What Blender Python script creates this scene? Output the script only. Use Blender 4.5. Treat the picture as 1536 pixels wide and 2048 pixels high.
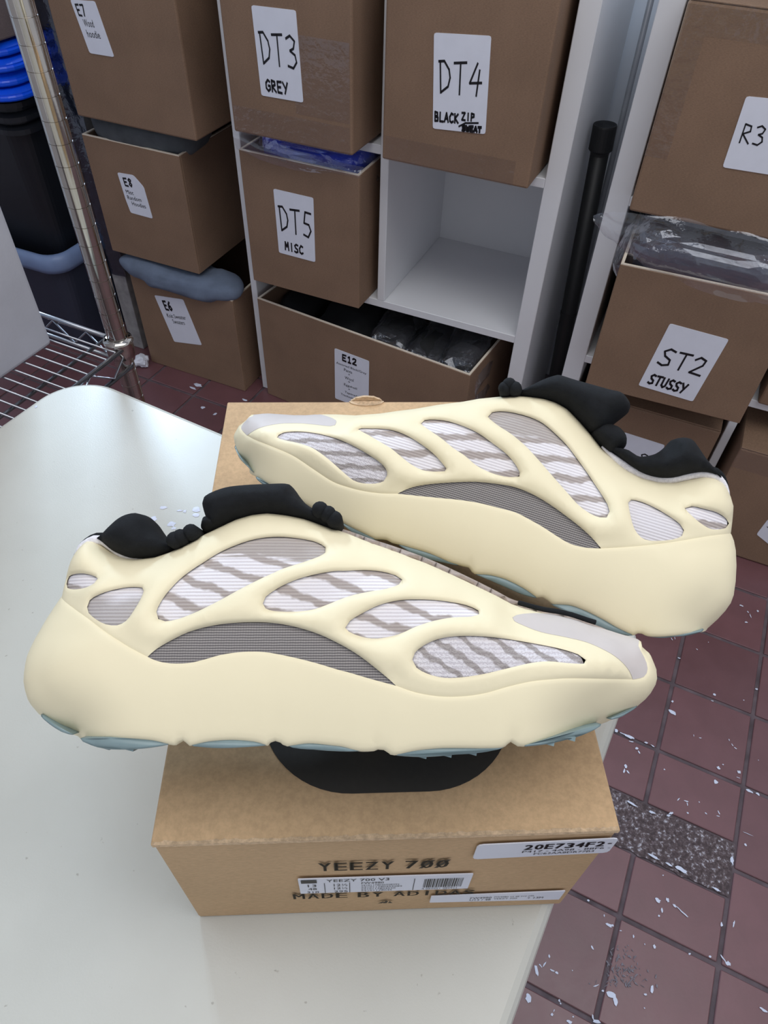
import bpy, bmesh, math, random, json
import numpy as np
from mathutils import Vector, Matrix, geometry, noise

for o in list(bpy.data.objects): bpy.data.objects.remove(o, do_unlink=True)
SC = bpy.context.scene
COL = SC.collection

# ------------------------------------------------------------------ camera
FPX = 1420.0; CX, CY = 768.0, 1024.0          # focal length / centre for a 1536 x 2048 frame
CAMZ = 1.26
CAM = np.array([0.0, 0.0, CAMZ])
_p, _r = math.radians(47.36), math.radians(-2.41)
_fw = np.array([0, math.cos(_p), -math.sin(_p)]); _rt = np.array([1.0, 0, 0]); _dn = np.cross(_fw, _rt)
_R = np.array([math.cos(_r)*_rt + math.sin(_r)*_dn, -math.sin(_r)*_rt + math.cos(_r)*_dn, _fw])
cam_data = bpy.data.cameras.new('camera'); cam_ob = bpy.data.objects.new('camera', cam_data); COL.objects.link(cam_ob)
cam_data.sensor_fit = 'HORIZONTAL'; cam_data.sensor_width = 36.0; cam_data.lens = 36.0*FPX/1536.0
cam_data.clip_start = 0.02
_m = Matrix([[_R[0][i], -_R[1][i], -_R[2][i], CAM[i]] for i in range(3)] + [[0, 0, 0, 1]])
cam_ob.matrix_world = _m
SC.camera = cam_ob

# ------------------------------------------------------------------ world, lights, exposure
world = bpy.data.worlds.new('world'); SC.world = world; world.use_nodes = True
bg = world.node_tree.nodes['Background']
bg.inputs[0].default_value = (0.86, 0.90, 1.0, 1); bg.inputs[1].default_value = 0.56
SC.view_settings.view_transform = 'Standard'; SC.view_settings.look = 'None'
SC.view_settings.gamma = 1.0; SC.view_settings.use_curve_mapping = False
SC.view_settings.exposure = 0.0
def area(name, loc, target, sx, sy, energy, color):
    l = bpy.data.lights.new(name, 'AREA'); l.shape = 'RECTANGLE'; l.size = sx; l.size_y = sy; l.energy = energy; l.color = color
    o = bpy.data.objects.new(name, l); COL.objects.link(o); o.location = loc
    o.rotation_euler = (Vector(target)-Vector(loc)).to_track_quat('-Z', 'Y').to_euler()
    return o
area('ceiling_tube_light', (0.30, 0.25, 2.66), (0.30, 0.25, 0), 2.4, 1.3, 28, (1.0, 0.99, 0.975))
# daylight window high on the back wall, left (the wall runs at -22.5 degrees)
area('window_light', (-0.842, 2.02, 1.72), (-0.30, 0.62, 0.73), 0.20, 0.34, 21, (0.62, 0.81, 1.0))

# ------------------------------------------------------------------ pixel rays (only to measure real planes)
def ray(x, y): return _R.T @ np.array([(x-CX)/FPX, (y-CY)/FPX, 1.0])
def at_z(x, y, z):
    d = ray(x, y); return CAM + d*((z-CAMZ)/d[2])
AZ = math.radians(-22.5); UX = np.array([math.cos(AZ), math.sin(AZ)]); UN = np.array([-UX[1], UX[0]]); D0 = 1.3637
def cab(u, d, z):                                  # cabinet frame (along the front, into the wall, up) -> world
    p = u*UX + (D0+d)*UN; return Vector((p[0], p[1], z))
def on_front(x, y, d):                             # pixel -> (u, z) on the plane d behind the cabinet fronts
    r = ray(x, y); t = (D0+d)/(UN @ r[:2]); p = r*t; return float(UX @ p[:2]), float(p[2]+CAMZ)
def cab_z(x, y, z):
    p = at_z(x, y, z); return float(UX @ p[:2]), float(UN @ p[:2])-D0

# ------------------------------------------------------------------ materials
MATS = {}
def nodes(name, rough=0.6, metal=0.0, spec=0.5):
    m = bpy.data.materials.new(name); m.use_nodes = True; nt = m.node_tree
    b = nt.nodes['Principled BSDF']; b.inputs['Roughness'].default_value = rough; b.inputs['Metallic'].default_value = metal
    b.inputs['Specular IOR Level'].default_value = spec
    MATS[name] = m
    return m, nt, b
def S(r, g, b):                                    # sRGB 0..255 -> linear
    f = lambda c: (c/255/12.92) if c/255 <= 0.04045 else ((c/255+0.055)/1.055)**2.4
    return (f(r), f(g), f(b), 1)
def N(nt, t, **kw):
    n = nt.nodes.new(t)
    for k, v in kw.items(): setattr(n, k, v)
    return n
def coords(nt, which='Object', scale=(1, 1, 1), rot=(0, 0, 0)):
    tc = N(nt, 'ShaderNodeTexCoord'); mp = N(nt, 'ShaderNodeMapping')
    mp.inputs['Scale'].default_value = scale; mp.inputs['Rotation'].default_value = rot
    nt.links.new(tc.outputs[which], mp.inputs[0]); return mp.outputs[0]
def noise_tex(nt, vec, scale, detail=3, rough=0.5):
    n = N(nt, 'ShaderNodeTexNoise'); n.inputs['Scale'].default_value = scale; n.inputs['Detail'].default_value = detail; n.inputs['Roughness'].default_value = rough
    nt.links.new(vec, n.inputs['Vector']); return n.outputs['Fac']
def ramp(nt, fac, stops):
    r = N(nt, 'ShaderNodeValToRGB'); e = r.color_ramp.elements
    while len(e) < len(stops): e.new(0.5)
    for i, (p, c) in enumerate(stops): e[i].position = p; e[i].color = c
    nt.links.new(fac, r.inputs[0]); return r.outputs[0]
def mixc(nt, fac, a, b, mode='MIX'):
    m = N(nt, 'ShaderNodeMix', data_type='RGBA', blend_type=mode)
    for s, v in ((0, fac), (6, a), (7, b)):
        if hasattr(v, 'node'): nt.links.new(v, m.inputs[s])
        else: m.inputs[s].default_value = v
    return m.outputs[2]
def bump(nt, b, h, strength, dist=0.001):
    n = N(nt, 'ShaderNodeBump'); n.inputs['Strength'].default_value = strength; n.inputs['Distance'].default_value = dist
    nt.links.new(h, n.inputs['Height']); nt.links.new(n.outputs[0], b.inputs['Normal'])
def simple(name, col, rough=0.6, metal=0.0, var=0.06, nscale=40, bmp=0.0, bscale=400, spec=0.5):
    m, nt, b = nodes(name, rough, metal, spec); v = coords(nt)
    f = noise_tex(nt, v, nscale, 4); c1 = tuple(max(0, c*(1-var)) for c in col[:3])+(1,); c2 = tuple(min(1, c*(1+var)) for c in col[:3])+(1,)
    nt.links.new(ramp(nt, f, [(0.3, c1), (0.7, c2)]), b.inputs['Base Color'])
    if bmp: bump(nt, b, noise_tex(nt, v, bscale, 2), bmp)
    return m
def cardboard(name, col, fleck=0.16):
    m, nt, b = nodes(name, 0.75, 0, 0.25); v = coords(nt)
    base = ramp(nt, noise_tex(nt, v, 9, 3), [(0.3, tuple(c*0.90 for c in col[:3])+(1,)), (0.7, tuple(c*1.08 for c in col[:3])+(1,))])
    fib = ramp(nt, noise_tex(nt, coords(nt, 'Object', (260, 260, 900)), 1.0, 3, 0.7), [(0.35, (1-fleck,)*3+(1,)), (0.65, (1+fleck*0.4,)*3+(1,))])
    nt.links.new(mixc(nt, 1.0, base, fib, 'MULTIPLY'), b.inputs['Base Color'])
    bump(nt, b, noise_tex(nt, v, 180, 3), 0.12)
    return m
cardboard('carton_brown', S(139, 113, 93)); cardboard('carton_inner', S(150, 116, 88)); cardboard('kraft', S(204, 172, 134), 0.12)
cardboard('carton_dim', S(116, 104, 104)); cardboard('kraft_torn', S(205, 178, 146), 0.3)
simple('cardboard_edge', S(226, 214, 196), 0.8, var=0.08, nscale=300)
simple('paper', S(226, 229, 240), 0.7, var=0.02); simple('ink', S(22, 20, 26), 0.5, var=0.05); simple('print_ink', S(62, 54, 40), 0.7, var=0.05)
simple('pill_print', S(46, 43, 40), 0.75, var=0.08, nscale=300, bmp=0.05)
simple('white_board', S(226, 227, 230), 0.45, var=0.015, nscale=8, bmp=0.04, bscale=900)
simple('dirty_board', S(150, 148, 148), 0.7, var=0.22, nscale=40)
simple('wall_paint', S(224, 227, 234), 0.8, var=0.03, nscale=6)
simple('chrome', S(196, 190, 182), 0.10, 1.0, var=0.06, nscale=60, bmp=0.02, bscale=200)
simple('wire_steel', S(170, 172, 178), 0.28, 1.0, var=0.05)
simple('black_plastic', S(17, 18, 20), 0.5, var=0.1); simple('tote_black', S(22, 25, 32), 0.45, var=0.12, nscale=8)
simple('tote_navy', S(46, 50, 66), 0.5, var=0.08, nscale=8); simple('rim_blue', S(120, 140, 178), 0.4, var=0.05)
simple('lid_blue', S(8, 84, 235), 0.35, var=0.08, nscale=10)
simple('styrofoam', S(190, 191, 199), 0.75, var=0.05, nscale=14, bmp=0.25, bscale=260)
simple('grey_cloth', S(104, 116, 136), 0.9, var=0.14, nscale=30, bmp=0.3, bscale=160)
simple('dim_cloth', S(78, 82, 86), 0.9, var=0.18, nscale=30, bmp=0.3, bscale=160)
simple('blue_cloth', S(26, 66, 214), 0.85, var=0.15, nscale=40, bmp=0.3, bscale=300)
simple('navy_cloth', S(38, 40, 58), 0.85, var=0.15, nscale=40, bmp=0.3, bscale=300)
simple('black_cloth', S(30, 31, 33), 0.85, var=0.2, nscale=40, bmp=0.3, bscale=300)
simple('scuff_grey', S(128, 124, 132), 0.8, var=0.3, nscale=200); simple('paint_white', S(216, 222, 240), 0.55, var=0.06); simple('grout', S(98, 86, 91), 0.85, var=0.35, nscale=30, bmp=0.3)
simple('foam_cream', S(243, 232, 198), 0.55, var=0.012, nscale=20, bmp=0.03, bscale=500, spec=0.35)
simple('shoe_black', S(27, 29, 32), 0.9, var=0.15, nscale=200, bmp=0.25, bscale=1500, spec=0.25)
simple('knit_white', S(232, 230, 234), 0.9, var=0.12, nscale=700, bmp=0.4, bscale=1200); simple('outsole_rubber', S(128, 148, 151), 0.35, var=0.10, nscale=60)
simple('toe_grey', S(206, 198, 194), 0.6, var=0.03, nscale=60)
simple('lace_taupe', S(172, 158, 150), 0.85, var=0.1, nscale=300, bmp=0.3, bscale=900)
simple('pipe_grey', S(140, 144, 152), 0.3, var=0.08)
def m_tile():
    m, nt, b = nodes('tile_maroon', 0.42, 0, 0.85); v = coords(nt, 'Object')
    oi = N(nt, 'ShaderNodeObjectInfo')
    c = ramp(nt, oi.outputs['Random'], [(0, S(106, 70, 73)), (1, S(118, 79, 82))])
    g = ramp(nt, noise_tex(nt, v, 14, 5, 0.6), [(0.35, (0.90, 0.90, 0.92, 1)), (0.75, (1.10, 1.10, 1.14, 1))])
    nt.links.new(mixc(nt, 1.0, c, g, 'MULTIPLY'), b.inputs['Base Color'])
    rr = N(nt, 'ShaderNodeMapRange'); rr.inputs[3].default_value = 0.34; rr.inputs[4].default_value = 0.5
    nt.links.new(noise_tex(nt, v, 30, 4), rr.inputs[0]); nt.links.new(rr.outputs[0], b.inputs['Roughness'])
    bump(nt, b, noise_tex(nt, v, 120, 4), 0.12)
m_tile()
def m_patch():
    m, nt, b = nodes('rough_mortar', 0.8); v = coords(nt)
    f = noise_tex(nt, v, 150, 4, 0.7)
    nt.links.new(ramp(nt, f, [(0.40, S(72, 60, 62)), (0.56, S(104, 90, 92)), (0.63, S(170, 166, 174)), (0.72, S(210, 210, 220))]), b.inputs['Base Color'])
    bump(nt, b, f, 0.7, 0.002)
m_patch()
def m_table():
    m, nt, b = nodes('table_plastic', 0.36, 0, 0.5); v = coords(nt)
    base = ramp(nt, noise_tex(nt, v, 7, 4), [(0.3, S(192, 192, 184)), (0.7, S(203, 203, 195))])
    sp = ramp(nt, noise_tex(nt, v, 210, 2, 0.4), [(0.19, (0.70, 0.68, 0.66, 1)), (0.24, (1, 1, 1, 1))])
    nt.links.new(mixc(nt, 1.0, base, sp, 'MULTIPLY'), b.inputs['Base Color'])
    bump(nt, b, noise_tex(nt, v, 650, 3), 0.10, 0.0006)
m_table()
def m_film(name, tint, gloss, alpha, rough=0.12):
    m = bpy.data.materials.new(name); m.use_nodes = True; nt = m.node_tree; MATS[name] = m
    for n in list(nt.nodes): nt.nodes.remove(n)
    out = N(nt, 'ShaderNodeOutputMaterial'); tr = N(nt, 'ShaderNodeBsdfTransparent'); tr.inputs[0].default_value = tint
    gl = N(nt, 'ShaderNodeBsdfGlossy'); gl.inputs[0].default_value = (0.9, 0.93, 1, 1); gl.inputs['Roughness'].default_value = rough
    df = N(nt, 'ShaderNodeBsdfDiffuse'); df.inputs[0].default_value = (0.75, 0.78, 0.86, 1)
    lw = N(nt, 'ShaderNodeLayerWeight'); lw.inputs[0].default_value = 0.5
    mr = N(nt, 'ShaderNodeMapRange'); mr.inputs[3].default_value = 0.05; mr.inputs[4].default_value = gloss*2; nt.links.new(lw.outputs['Facing'], mr.inputs[0])
    mx = N(nt, 'ShaderNodeMixShader'); mx2 = N(nt, 'ShaderNodeMixShader'); mx.inputs[0].default_value = alpha
    nt.links.new(tr.outputs[0], mx.inputs[1]); nt.links.new(df.outputs[0], mx.inputs[2])
    nt.links.new(mr.outputs[0], mx2.inputs[0]); nt.links.new(mx.outputs[0], mx2.inputs[1]); nt.links.new(gl.outputs[0], mx2.inputs[2])
    bp = N(nt, 'ShaderNodeBump'); bp.inputs['Strength'].default_value = 0.5; bp.inputs['Distance'].default_value = 0.004
    nt.links.new(noise_tex(nt, coords(nt), 60, 3), bp.inputs['Height']); nt.links.new(bp.outputs[0], gl.inputs['Normal']); nt.links.new(bp.outputs[0], lw.inputs['Normal'])
    nt.links.new(mx2.outputs[0], out.inputs[0])
m_film('clear_film', (0.96, 0.97, 0.99, 1), 0.30, 0.03, 0.06); m_film('dark_tint', (0.10, 0.15, 0.24, 1), 0.15, 0.01)
m_film('bag_film', (0.97, 0.975, 0.99, 1), 0.22, 0.04, 0.05)
m_film('clear_tape', (0.95, 0.93, 0.90, 1), 0.12, 0.02)
def m_knit(name, lo, hi, band_scale, rot, bead, cap=None):
    """knitted upper: white ribs crossed by uneven taupe bands (metric UVs)"""
    m, nt, b = nodes(name, 0.9, 0, 0.2)
    uv = coords(nt, 'UV'); 
    w = N(nt, 'ShaderNodeTexWave', wave_type='BANDS', bands_direction='Y', wave_profile='SIN')
    w.inputs['Scale'].default_value = band_scale; w.inputs['Distortion'].default_value = 2.6; w.inputs['Detail'].default_value = 3
    w.inputs['Detail Scale'].default_value = 2.2; w.inputs['Detail Roughness'].default_value = 0.6
    nt.links.new(coords(nt, 'UV', (1, 1, 1), (0, 0, rot)), w.inputs[0])
    rib = N(nt, 'ShaderNodeTexWave', wave_type='BANDS', bands_direction='Y', wave_profile='SIN')
    rib.inputs['Scale'].default_value = 19.0 if not bead else 15.0; rib.inputs['Distortion'].default_value = 0.6 if not bead else 5.0
    rib.inputs['Detail Scale'].default_value = 6
    nt.links.new(uv, rib.inputs[0])
    hi2 = ramp(nt, w.outputs['Fac'], [(0.14, lo), (0.40, hi)])
    if cap:                                            # plain taupe field above the line through two points of the side plane
        (u0, v0), (u1, v1) = [(10*a, 10*b_) for a, b_ in cap]; dx, dy = u1-u0, v1-v0; L = math.hypot(dx, dy); nx_, ny_ = -dy/L, dx/L
        if ny_ < 0: nx_, ny_ = -nx_, -ny_
        dp = N(nt, 'ShaderNodeVectorMath', operation='DOT_PRODUCT'); dp.inputs[1].default_value = (nx_, ny_, 0); nt.links.new(uv, dp.inputs[0])
        ad = N(nt, 'ShaderNodeMath', operation='SUBTRACT'); ad.inputs[1].default_value = nx_*u0+ny_*v0; nt.links.new(dp.outputs['Value'], ad.inputs[0])
        nz = N(nt, 'ShaderNodeMath', operation='MULTIPLY_ADD'); nz.inputs[1].default_value = 0.10; nt.links.new(noise_tex(nt, coords(nt, 'UV', (8, 60, 1)), 1.0, 2), nz.inputs[0]); nt.links.new(ad.outputs[0], nz.inputs[2])
        mr = N(nt, 'ShaderNodeMapRange'); mr.inputs[1].default_value = 0.04; mr.inputs[2].default_value = 0.06; nt.links.new(nz.outputs[0], mr.inputs[0])
        hi2 = mixc(nt, mr.outputs[0], hi2, S(186, 178, 173))
    ribc = ramp(nt, rib.outputs['Fac'], [(0.10, (0.80, 0.78, 0.79, 1)), (0.55, (1, 1, 1, 1))])
    nt.links.new(mixc(nt, 1.0, hi2, ribc, 'MULTIPLY'), b.inputs['Base Color'])
    bump(nt, b, rib.outputs['Fac'], 0.5, 0.0006)
m_knit('knit_striped', S(182, 172, 167), S(240, 236, 239), 2.9, 0.34, False); m_knit('knit_beaded', S(172, 165, 163), S(226, 222, 226), 4.2, 0.62, True)
m_knit('knit_striped_level', S(182, 172, 167), S(240, 236, 239), 2.9, -0.26, False); m_knit('knit_beaded_level', S(172, 165, 163), S(226, 222, 226), 4.2, -0.26, True)
m_knit('knit_plain', S(190, 184, 182), S(228, 224, 227), 0.5, 0.1, False)
def m_mesh():
    m, nt, b = nodes('side_mesh', 0.85, 0, 0.25)
    w = N(nt, 'ShaderNodeTexWave', wave_type='BANDS', bands_direction='Y', wave_profile='SIN'); w.inputs['Scale'].default_value = 27; w.inputs['Distortion'].default_value = 0.8
    x = N(nt, 'ShaderNodeTexWave', wave_type='BANDS', bands_direction='X', wave_profile='SIN'); x.inputs['Scale'].default_value = 26; x.inputs['Distortion'].default_value = 1.0
    uv = coords(nt, 'UV'); nt.links.new(uv, w.inputs[0]); nt.links.new(uv, x.inputs[0])
    c = ramp(nt, w.outputs['Fac'], [(0.15, S(106, 102, 103)), (0.75, S(164, 159, 156))]); d = ramp(nt, x.outputs['Fac'], [(0.1, (0.86, 0.86, 0.86, 1)), (0.6, (1, 1, 1, 1))])
    nt.links.new(mixc(nt, 1.0, c, d, 'MULTIPLY'), b.inputs['Base Color']); bump(nt, b, w.outputs['Fac'], 0.5, 0.0005)
m_mesh()

# ------------------------------------------------------------------ object helpers
def obj(name, bm_or_me, mat, parent=None, loc=None, rotz=0.0, smooth=False, label=None, kind=None):
    if isinstance(bm_or_me, bmesh.types.BMesh):
        me = bpy.data.meshes.new(name); bm_or_me.normal_update(); bm_or_me.to_mesh(me); bm_or_me.free()
    else: me = bm_or_me
    if mat and not me.materials: me.materials.append(MATS[mat])
    if smooth:
        for p in me.polygons: p.use_smooth = True
    o = bpy.data.objects.new(name, me); COL.objects.link(o)
    if parent: o.parent = parent
    if loc is not None: o.location = loc
    if rotz: o.rotation_euler = (0, 0, rotz)
    if label: o['label'] = label
    if kind: o['kind'] = kind
    return o
def tag(o, label, cat, group=None):
    o['label'] = label; o['category'] = cat
    if group: o['group'] = group
    return o
def thing(name, label, cat, loc=(0, 0, 0), rotz=0.0, group=None):
    o = bpy.data.objects.new(name, None); COL.objects.link(o); o.empty_display_size = 0.05
    o.location = loc; o.rotation_euler = (0, 0, rotz); return tag(o, label, cat, group)
def struct(o): o['kind'] = 'structure'; return o
def add_box(bm, x0, x1, y0, y1, z0, z1, bev=0.0, seg=2):
    ge = bmesh.ops.create_cube(bm, size=1.0); vs = ge['verts']
    for v in vs: v.co = Vector(((x0+x1)/2+v.co.x*(x1-x0), (y0+y1)/2+v.co.y*(y1-y0), (z0+z1)/2+v.co.z*(z1-z0)))
    if bev:
        es = list({e for v in vs for e in v.link_edges}); bmesh.ops.bevel(bm, geom=es, offset=bev, segments=seg, affect='EDGES', profile=0.5)
    return bm
def boxbm(*a, **k): bm = bmesh.new(); return add_box(bm, *a, **k)
def add_tube(bm, pts, r, seg=10, cap=True):
    pts = [Vector(p) for p in pts]; rings = []
    rr = r if isinstance(r, (list, tuple)) else [r]*len(pts)
    up = None
    for i, p in enumerate(pts):
        t = (pts[min(i+1, len(pts)-1)]-pts[max(i-1, 0)]).normalized()
        if up is None: up = t.orthogonal().normalized()
        up = (up-t*up.dot(t)).normalized(); s = t.cross(up)
        rings.append([bm.verts.new(p+rr[i]*(math.cos(2*math.pi*k/seg)*up+math.sin(2*math.pi*k/seg)*s)) for k in range(seg)])
    for a, b in zip(rings, rings[1:]):
        for k in range(seg): bm.faces.new((a[k], a[(k+1) % seg], b[(k+1) % seg], b[k]))
    if cap: bm.faces.new(rings[0][::-1]); bm.faces.new(rings[-1])
    return bm
def tubebm(pts, r, seg=10): bm = bmesh.new(); return add_tube(bm, pts, r, seg)
def prism(poly, h0, h1, frame):
    """closed prism from a 2D polygon; frame(x, y, h) -> Vector"""
    bm = bmesh.new(); a = [bm.verts.new(frame(x, y, h0)) for x, y in poly]; b = [bm.verts.new(frame(x, y, h1)) for x, y in poly]
    bm.faces.new(a[::-1]); bm.faces.new(b); n = len(poly)
    for i in range(n): bm.faces.new((a[i], a[(i+1) % n], b[(i+1) % n], b[i]))
    bmesh.ops.recalc_face_normals(bm, faces=bm.faces[:]); return bm

# ------------------------------------------------------------------ lettering
STROKES = {
 'D': [[(.12,.02),(.2,1)], [(.0,.02),(.45,.0),(.85,.25),(.95,.5),(.8,.78),(.22,.98)]], 'T': [[(0,.04),(1,0)], [(.52,.02),(.5,1)]],
 '3': [[(.1,.1),(.5,0),(.9,.15),(.75,.38),(.4,.46),(.85,.58),(.95,.8),(.6,1),(.1,.95)]], '4': [[(.62,0),(.05,.62),(1,.58)], [(.8,.2),(.62,1)]],
 '5': [[(.95,.02),(.35,.0),(.2,.45),(.7,.48),(.9,.72),(.6,1),(.1,.93)]], '2': [[(.08,.2),(.4,.0),(.85,.1),(.8,.4),(.1,.95),(1,.98)]],
 'G': [[(.95,.15),(.55,0),(.1,.3),(.08,.75),(.5,1),(.95,.8),(.95,.52),(.55,.52)]], 'R': [[(.1,1),(.12,0),(.75,.08),(.8,.35),(.15,.52),(.95,1)]],
 'E': [[(.95,0),(.1,.03),(.1,.97),(.95,1)], [(.1,.5),(.75,.48)]], 'Y': [[(.0,.0),(.5,.5)], [(1,.0),(.35,1)]], 'M': [[(.05,1),(.15,0),(.5,.6),(.85,0),(.95,1)]],
 'I': [[(.5,0),(.5,1)]], 'S': [[(.95,.08),(.5,0),(.12,.2),(.3,.44),(.8,.6),(.85,.88),(.4,1),(.0,.9)]], 'C': [[(.95,.12),(.5,0),(.08,.4),(.15,.85),(.55,1),(.98,.85)]],
 'B': [[(.1,1),(.1,0),(.7,.08),(.72,.4),(.15,.5),(.85,.62),(.8,.95),(.1,1)]], 'L': [[(.15,0),(.1,.98),(.95,1)]], 'A': [[(.0,1),(.5,0),(.95,1)], [(.2,.65),(.8,.62)]],
 'K': [[(.1,0),(.12,1)], [(.9,.02),(.15,.5),(.95,1)]], 'Z': [[(.05,.03),(.9,0),(.1,.97),(1,1)]], 'P': [[(.1,1),(.12,0),(.8,.1),(.8,.42),(.12,.55)]],
 'W': [[(0,0),(.25,1),(.5,.3),(.72,1),(1,0)]], 'U': [[(.08,0),(.12,.8),(.5,1),(.85,.8),(.92,0)]], '1': [[(.2,.2),(.55,0),(.55,1)], [(.2,1),(.9,1)]],
 '6': [[(.85,.02),(.3,.35),(.1,.75),(.45,1),(.88,.8),(.7,.52),(.2,.6)]], '7': [[(.05,.03),(.95,0),(.4,1)]], '8': [[(.85,.15),(.5,0),(.15,.2),(.8,.7),(.55,1),(.15,.78),(.85,.15)]],
 '/': [[(1,0),(0,1)]], '+': [[(.5,.2),(.5,.8)], [(.1,.5),(.9,.5)]], '-': [[(.1,.5),(.9,.5)]]}
def ribbon(bm, pts, w, mp):
    P = [Vector(p).to_2d() if len(p) > 2 else Vector(p) for p in pts]
    for a, b in zip(P, P[1:]):
        t = (b-a)
        if t.length < 1e-9: continue
        t.normalize(); n = Vector((-t.y, t.x))*w/2; e = t*w*0.3
        bm.faces.new([bm.verts.new(mp(*q)) for q in (a-e-n, b+e-n, b+e+n, a-e+n)])
def strokes(bm, text, x0, x1, y0, y1, w, mp, slant=0.0):
    """marker-pen capitals in a unit label box (y down)"""
    n = len(text); cw = (x1-x0)/n
    for i, ch in enumerate(text):
        for pl in STROKES.get(ch, []):
            ribbon(bm, [(x0+cw*(i+0.06+0.80*px)+slant*(1-py), y0+(y1-y0)*py) for px, py in pl], w, mp)
_FONT = {}
def font_polys(text):
    if text in _FONT: return _FONT[text]
    cu = bpy.data.curves.new('txt', 'FONT'); cu.body = text; cu.resolution_u = 2; o = bpy.data.objects.new('txt', cu); COL.objects.link(o)
    dg = bpy.context.evaluated_depsgraph_get(); ev = o.evaluated_get(dg); me = ev.to_mesh()
    V = [(v.co.x, v.co.y) for v in me.vertices]; F = [list(p.vertices) for p in me.polygons]; ev.to_mesh_clear()
    bpy.data.objects.remove(o); bpy.data.curves.remove(cu)
    x0 = min(v[0] for v in V); x1 = max(v[0] for v in V); y0 = min(v[1] for v in V); y1 = max(v[1] for v in V)
    V = [((a-x0)/max(1e-6, x1-x0), 1-(b-y0)/max(1e-6, y1-y0)) for a, b in V]
    _FONT[text] = (V, F); return V, F
def typed(bm, text, x0, x1, y0, y1, mp, slant=0.0):
    V, F = font_polys(text)
    vs = [bm.verts.new(mp(x0+(x1-x0)*a+slant*(1-b), y0+(y1-y0)*b)) for a, b in V]
    for f in F:
        try: bm.faces.new([vs[i] for i in f])
        except ValueError: pass
def bilin(q, f):
    """unit square (y down) -> quad q = TL, TR, BR, BL in plane coordinates -> f(x, y)"""
    q = [Vector(p) for p in q]
    def mp(a, b): p = (q[0]*(1-a)+q[1]*a)*(1-b)+(q[3]*(1-a)+q[2]*a)*b; return f(p.x, p.y)
    return mp

# ---- profile height field of a shoe

def seg_dist(P,A,B):
    # P (n,2); segments A->B (m,2): distances (n,m)
    d=B-A; L=(d*d).sum(1)+1e-15
    r=P[:,None,:]-A[None]; t=np.clip((r*d[None]).sum(2)/L[None],0,1)
    q=r-t[:,:,None]*d[None]
    return np.sqrt((q*q).sum(2))
def roll(x):
    x=np.clip(x,0,1); return np.sqrt(np.maximum(0,1-(1-x)**2))
def sstep(a,b,x):
    t=np.clip((x-a)/(b-a),0,1); return t*t*(3-2*t)
RAD={'bottom':.040,'toe':.046,'top':.030,'heel':.040}
class Height:
    """half thickness of the shoe over its side profile"""
    def __init__(s,groups,order,heel_left):
        s.poly=np.array([p for g in order for p in groups[g]]); n=len(s.poly)
        rad=np.array([RAD[g] for g in order for p in groups[g]])
        rad=(np.roll(rad,1)+2*rad+np.roll(rad,-1))/4; rad=(np.roll(rad,1)+2*rad+np.roll(rad,-1))/4
        nb=np.array([g=='bottom' for g in order for p in groups[g]]); keep=~(nb&np.roll(nb,-1))   # the flat sole edge does not round the side off
        s.A=s.poly[keep]; s.B=np.roll(s.poly,-1,0)[keep]; s.r=((rad+np.roll(rad,-1))/2)[keep]
        b=np.array(groups['bottom']); s.b=b[np.argsort(b[:,0])]
        s.u0,s.u1=s.poly[:,0].min(),s.poly[:,0].max(); s.hl=heel_left
    def frac(s,u):
        f=(u-s.u0)/(s.u1-s.u0); return f if s.hl else 1-f
    def __call__(s,P):
        P=np.atleast_2d(np.asarray(P,float)); out=np.zeros(len(P))
        for i in range(0,len(P),2000):
            Q=P[i:i+2000]; D=seg_dist(Q,s.A,s.B)/s.r[None]
            k=14.; x=-np.log(np.exp(-k*np.clip(D,0,4)).sum(1))/k; m=D.min(1); x=np.minimum(np.maximum(x,0),m); q=sstep(.05,.5,m); x=m*(1-q)+x*q
            f=s.frac(Q[:,0]); W=.043+.010*sstep(.35,.72,f)
            h=Q[:,1]-np.interp(Q[:,0],s.b[:,0],s.b[:,1])
            T=W*(1+.06*np.sin(np.clip(h/.05,0,1)*np.pi))*(1-.40*sstep(.040,.115,h))
            out[i:i+2000]=T*roll(x)
        return out

# ------------------------------------------------------------------ the setting
TAZ = math.radians(-24.07); TS = 0.1223*CAMZ; TO = np.array([0.5693, 0.8009])*CAMZ
TU = np.array([math.cos(TAZ), math.sin(TAZ)]); TV = np.array([-math.sin(TAZ), math.cos(TAZ)])
def tile_pt(i, j): p = TO + TS*(i*TU - j*TV); return p
floor = struct(obj('floor', boxbm(-2.9, 2.6, -1.6, 3.3, -0.06, -0.0035), 'grout'))
def project(p):
    q = _R @ (np.array(p)-CAM)
    return (CX+FPX*q[0]/q[2], CY+FPX*q[1]/q[2]) if q[2] > 0.05 else (1e9, 1e9)
rnd = random.Random(4)
_tile_me = {}
def tile_mesh(h):
    k = round(h, 3)
    if k not in _tile_me:
        g = 0.0038; bm = boxbm(-TS/2+g, TS/2-g, -TS*h/2+g, TS*h/2-g, -0.008, 0.0, 0.0012, 1)
        me = bpy.data.meshes.new('tile'); bm.to_mesh(me); bm.free(); me.materials.append(MATS['tile_maroon']); _tile_me[k] = me
    return _tile_me[k]
ntile = 0
far = bmesh.new()
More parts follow.
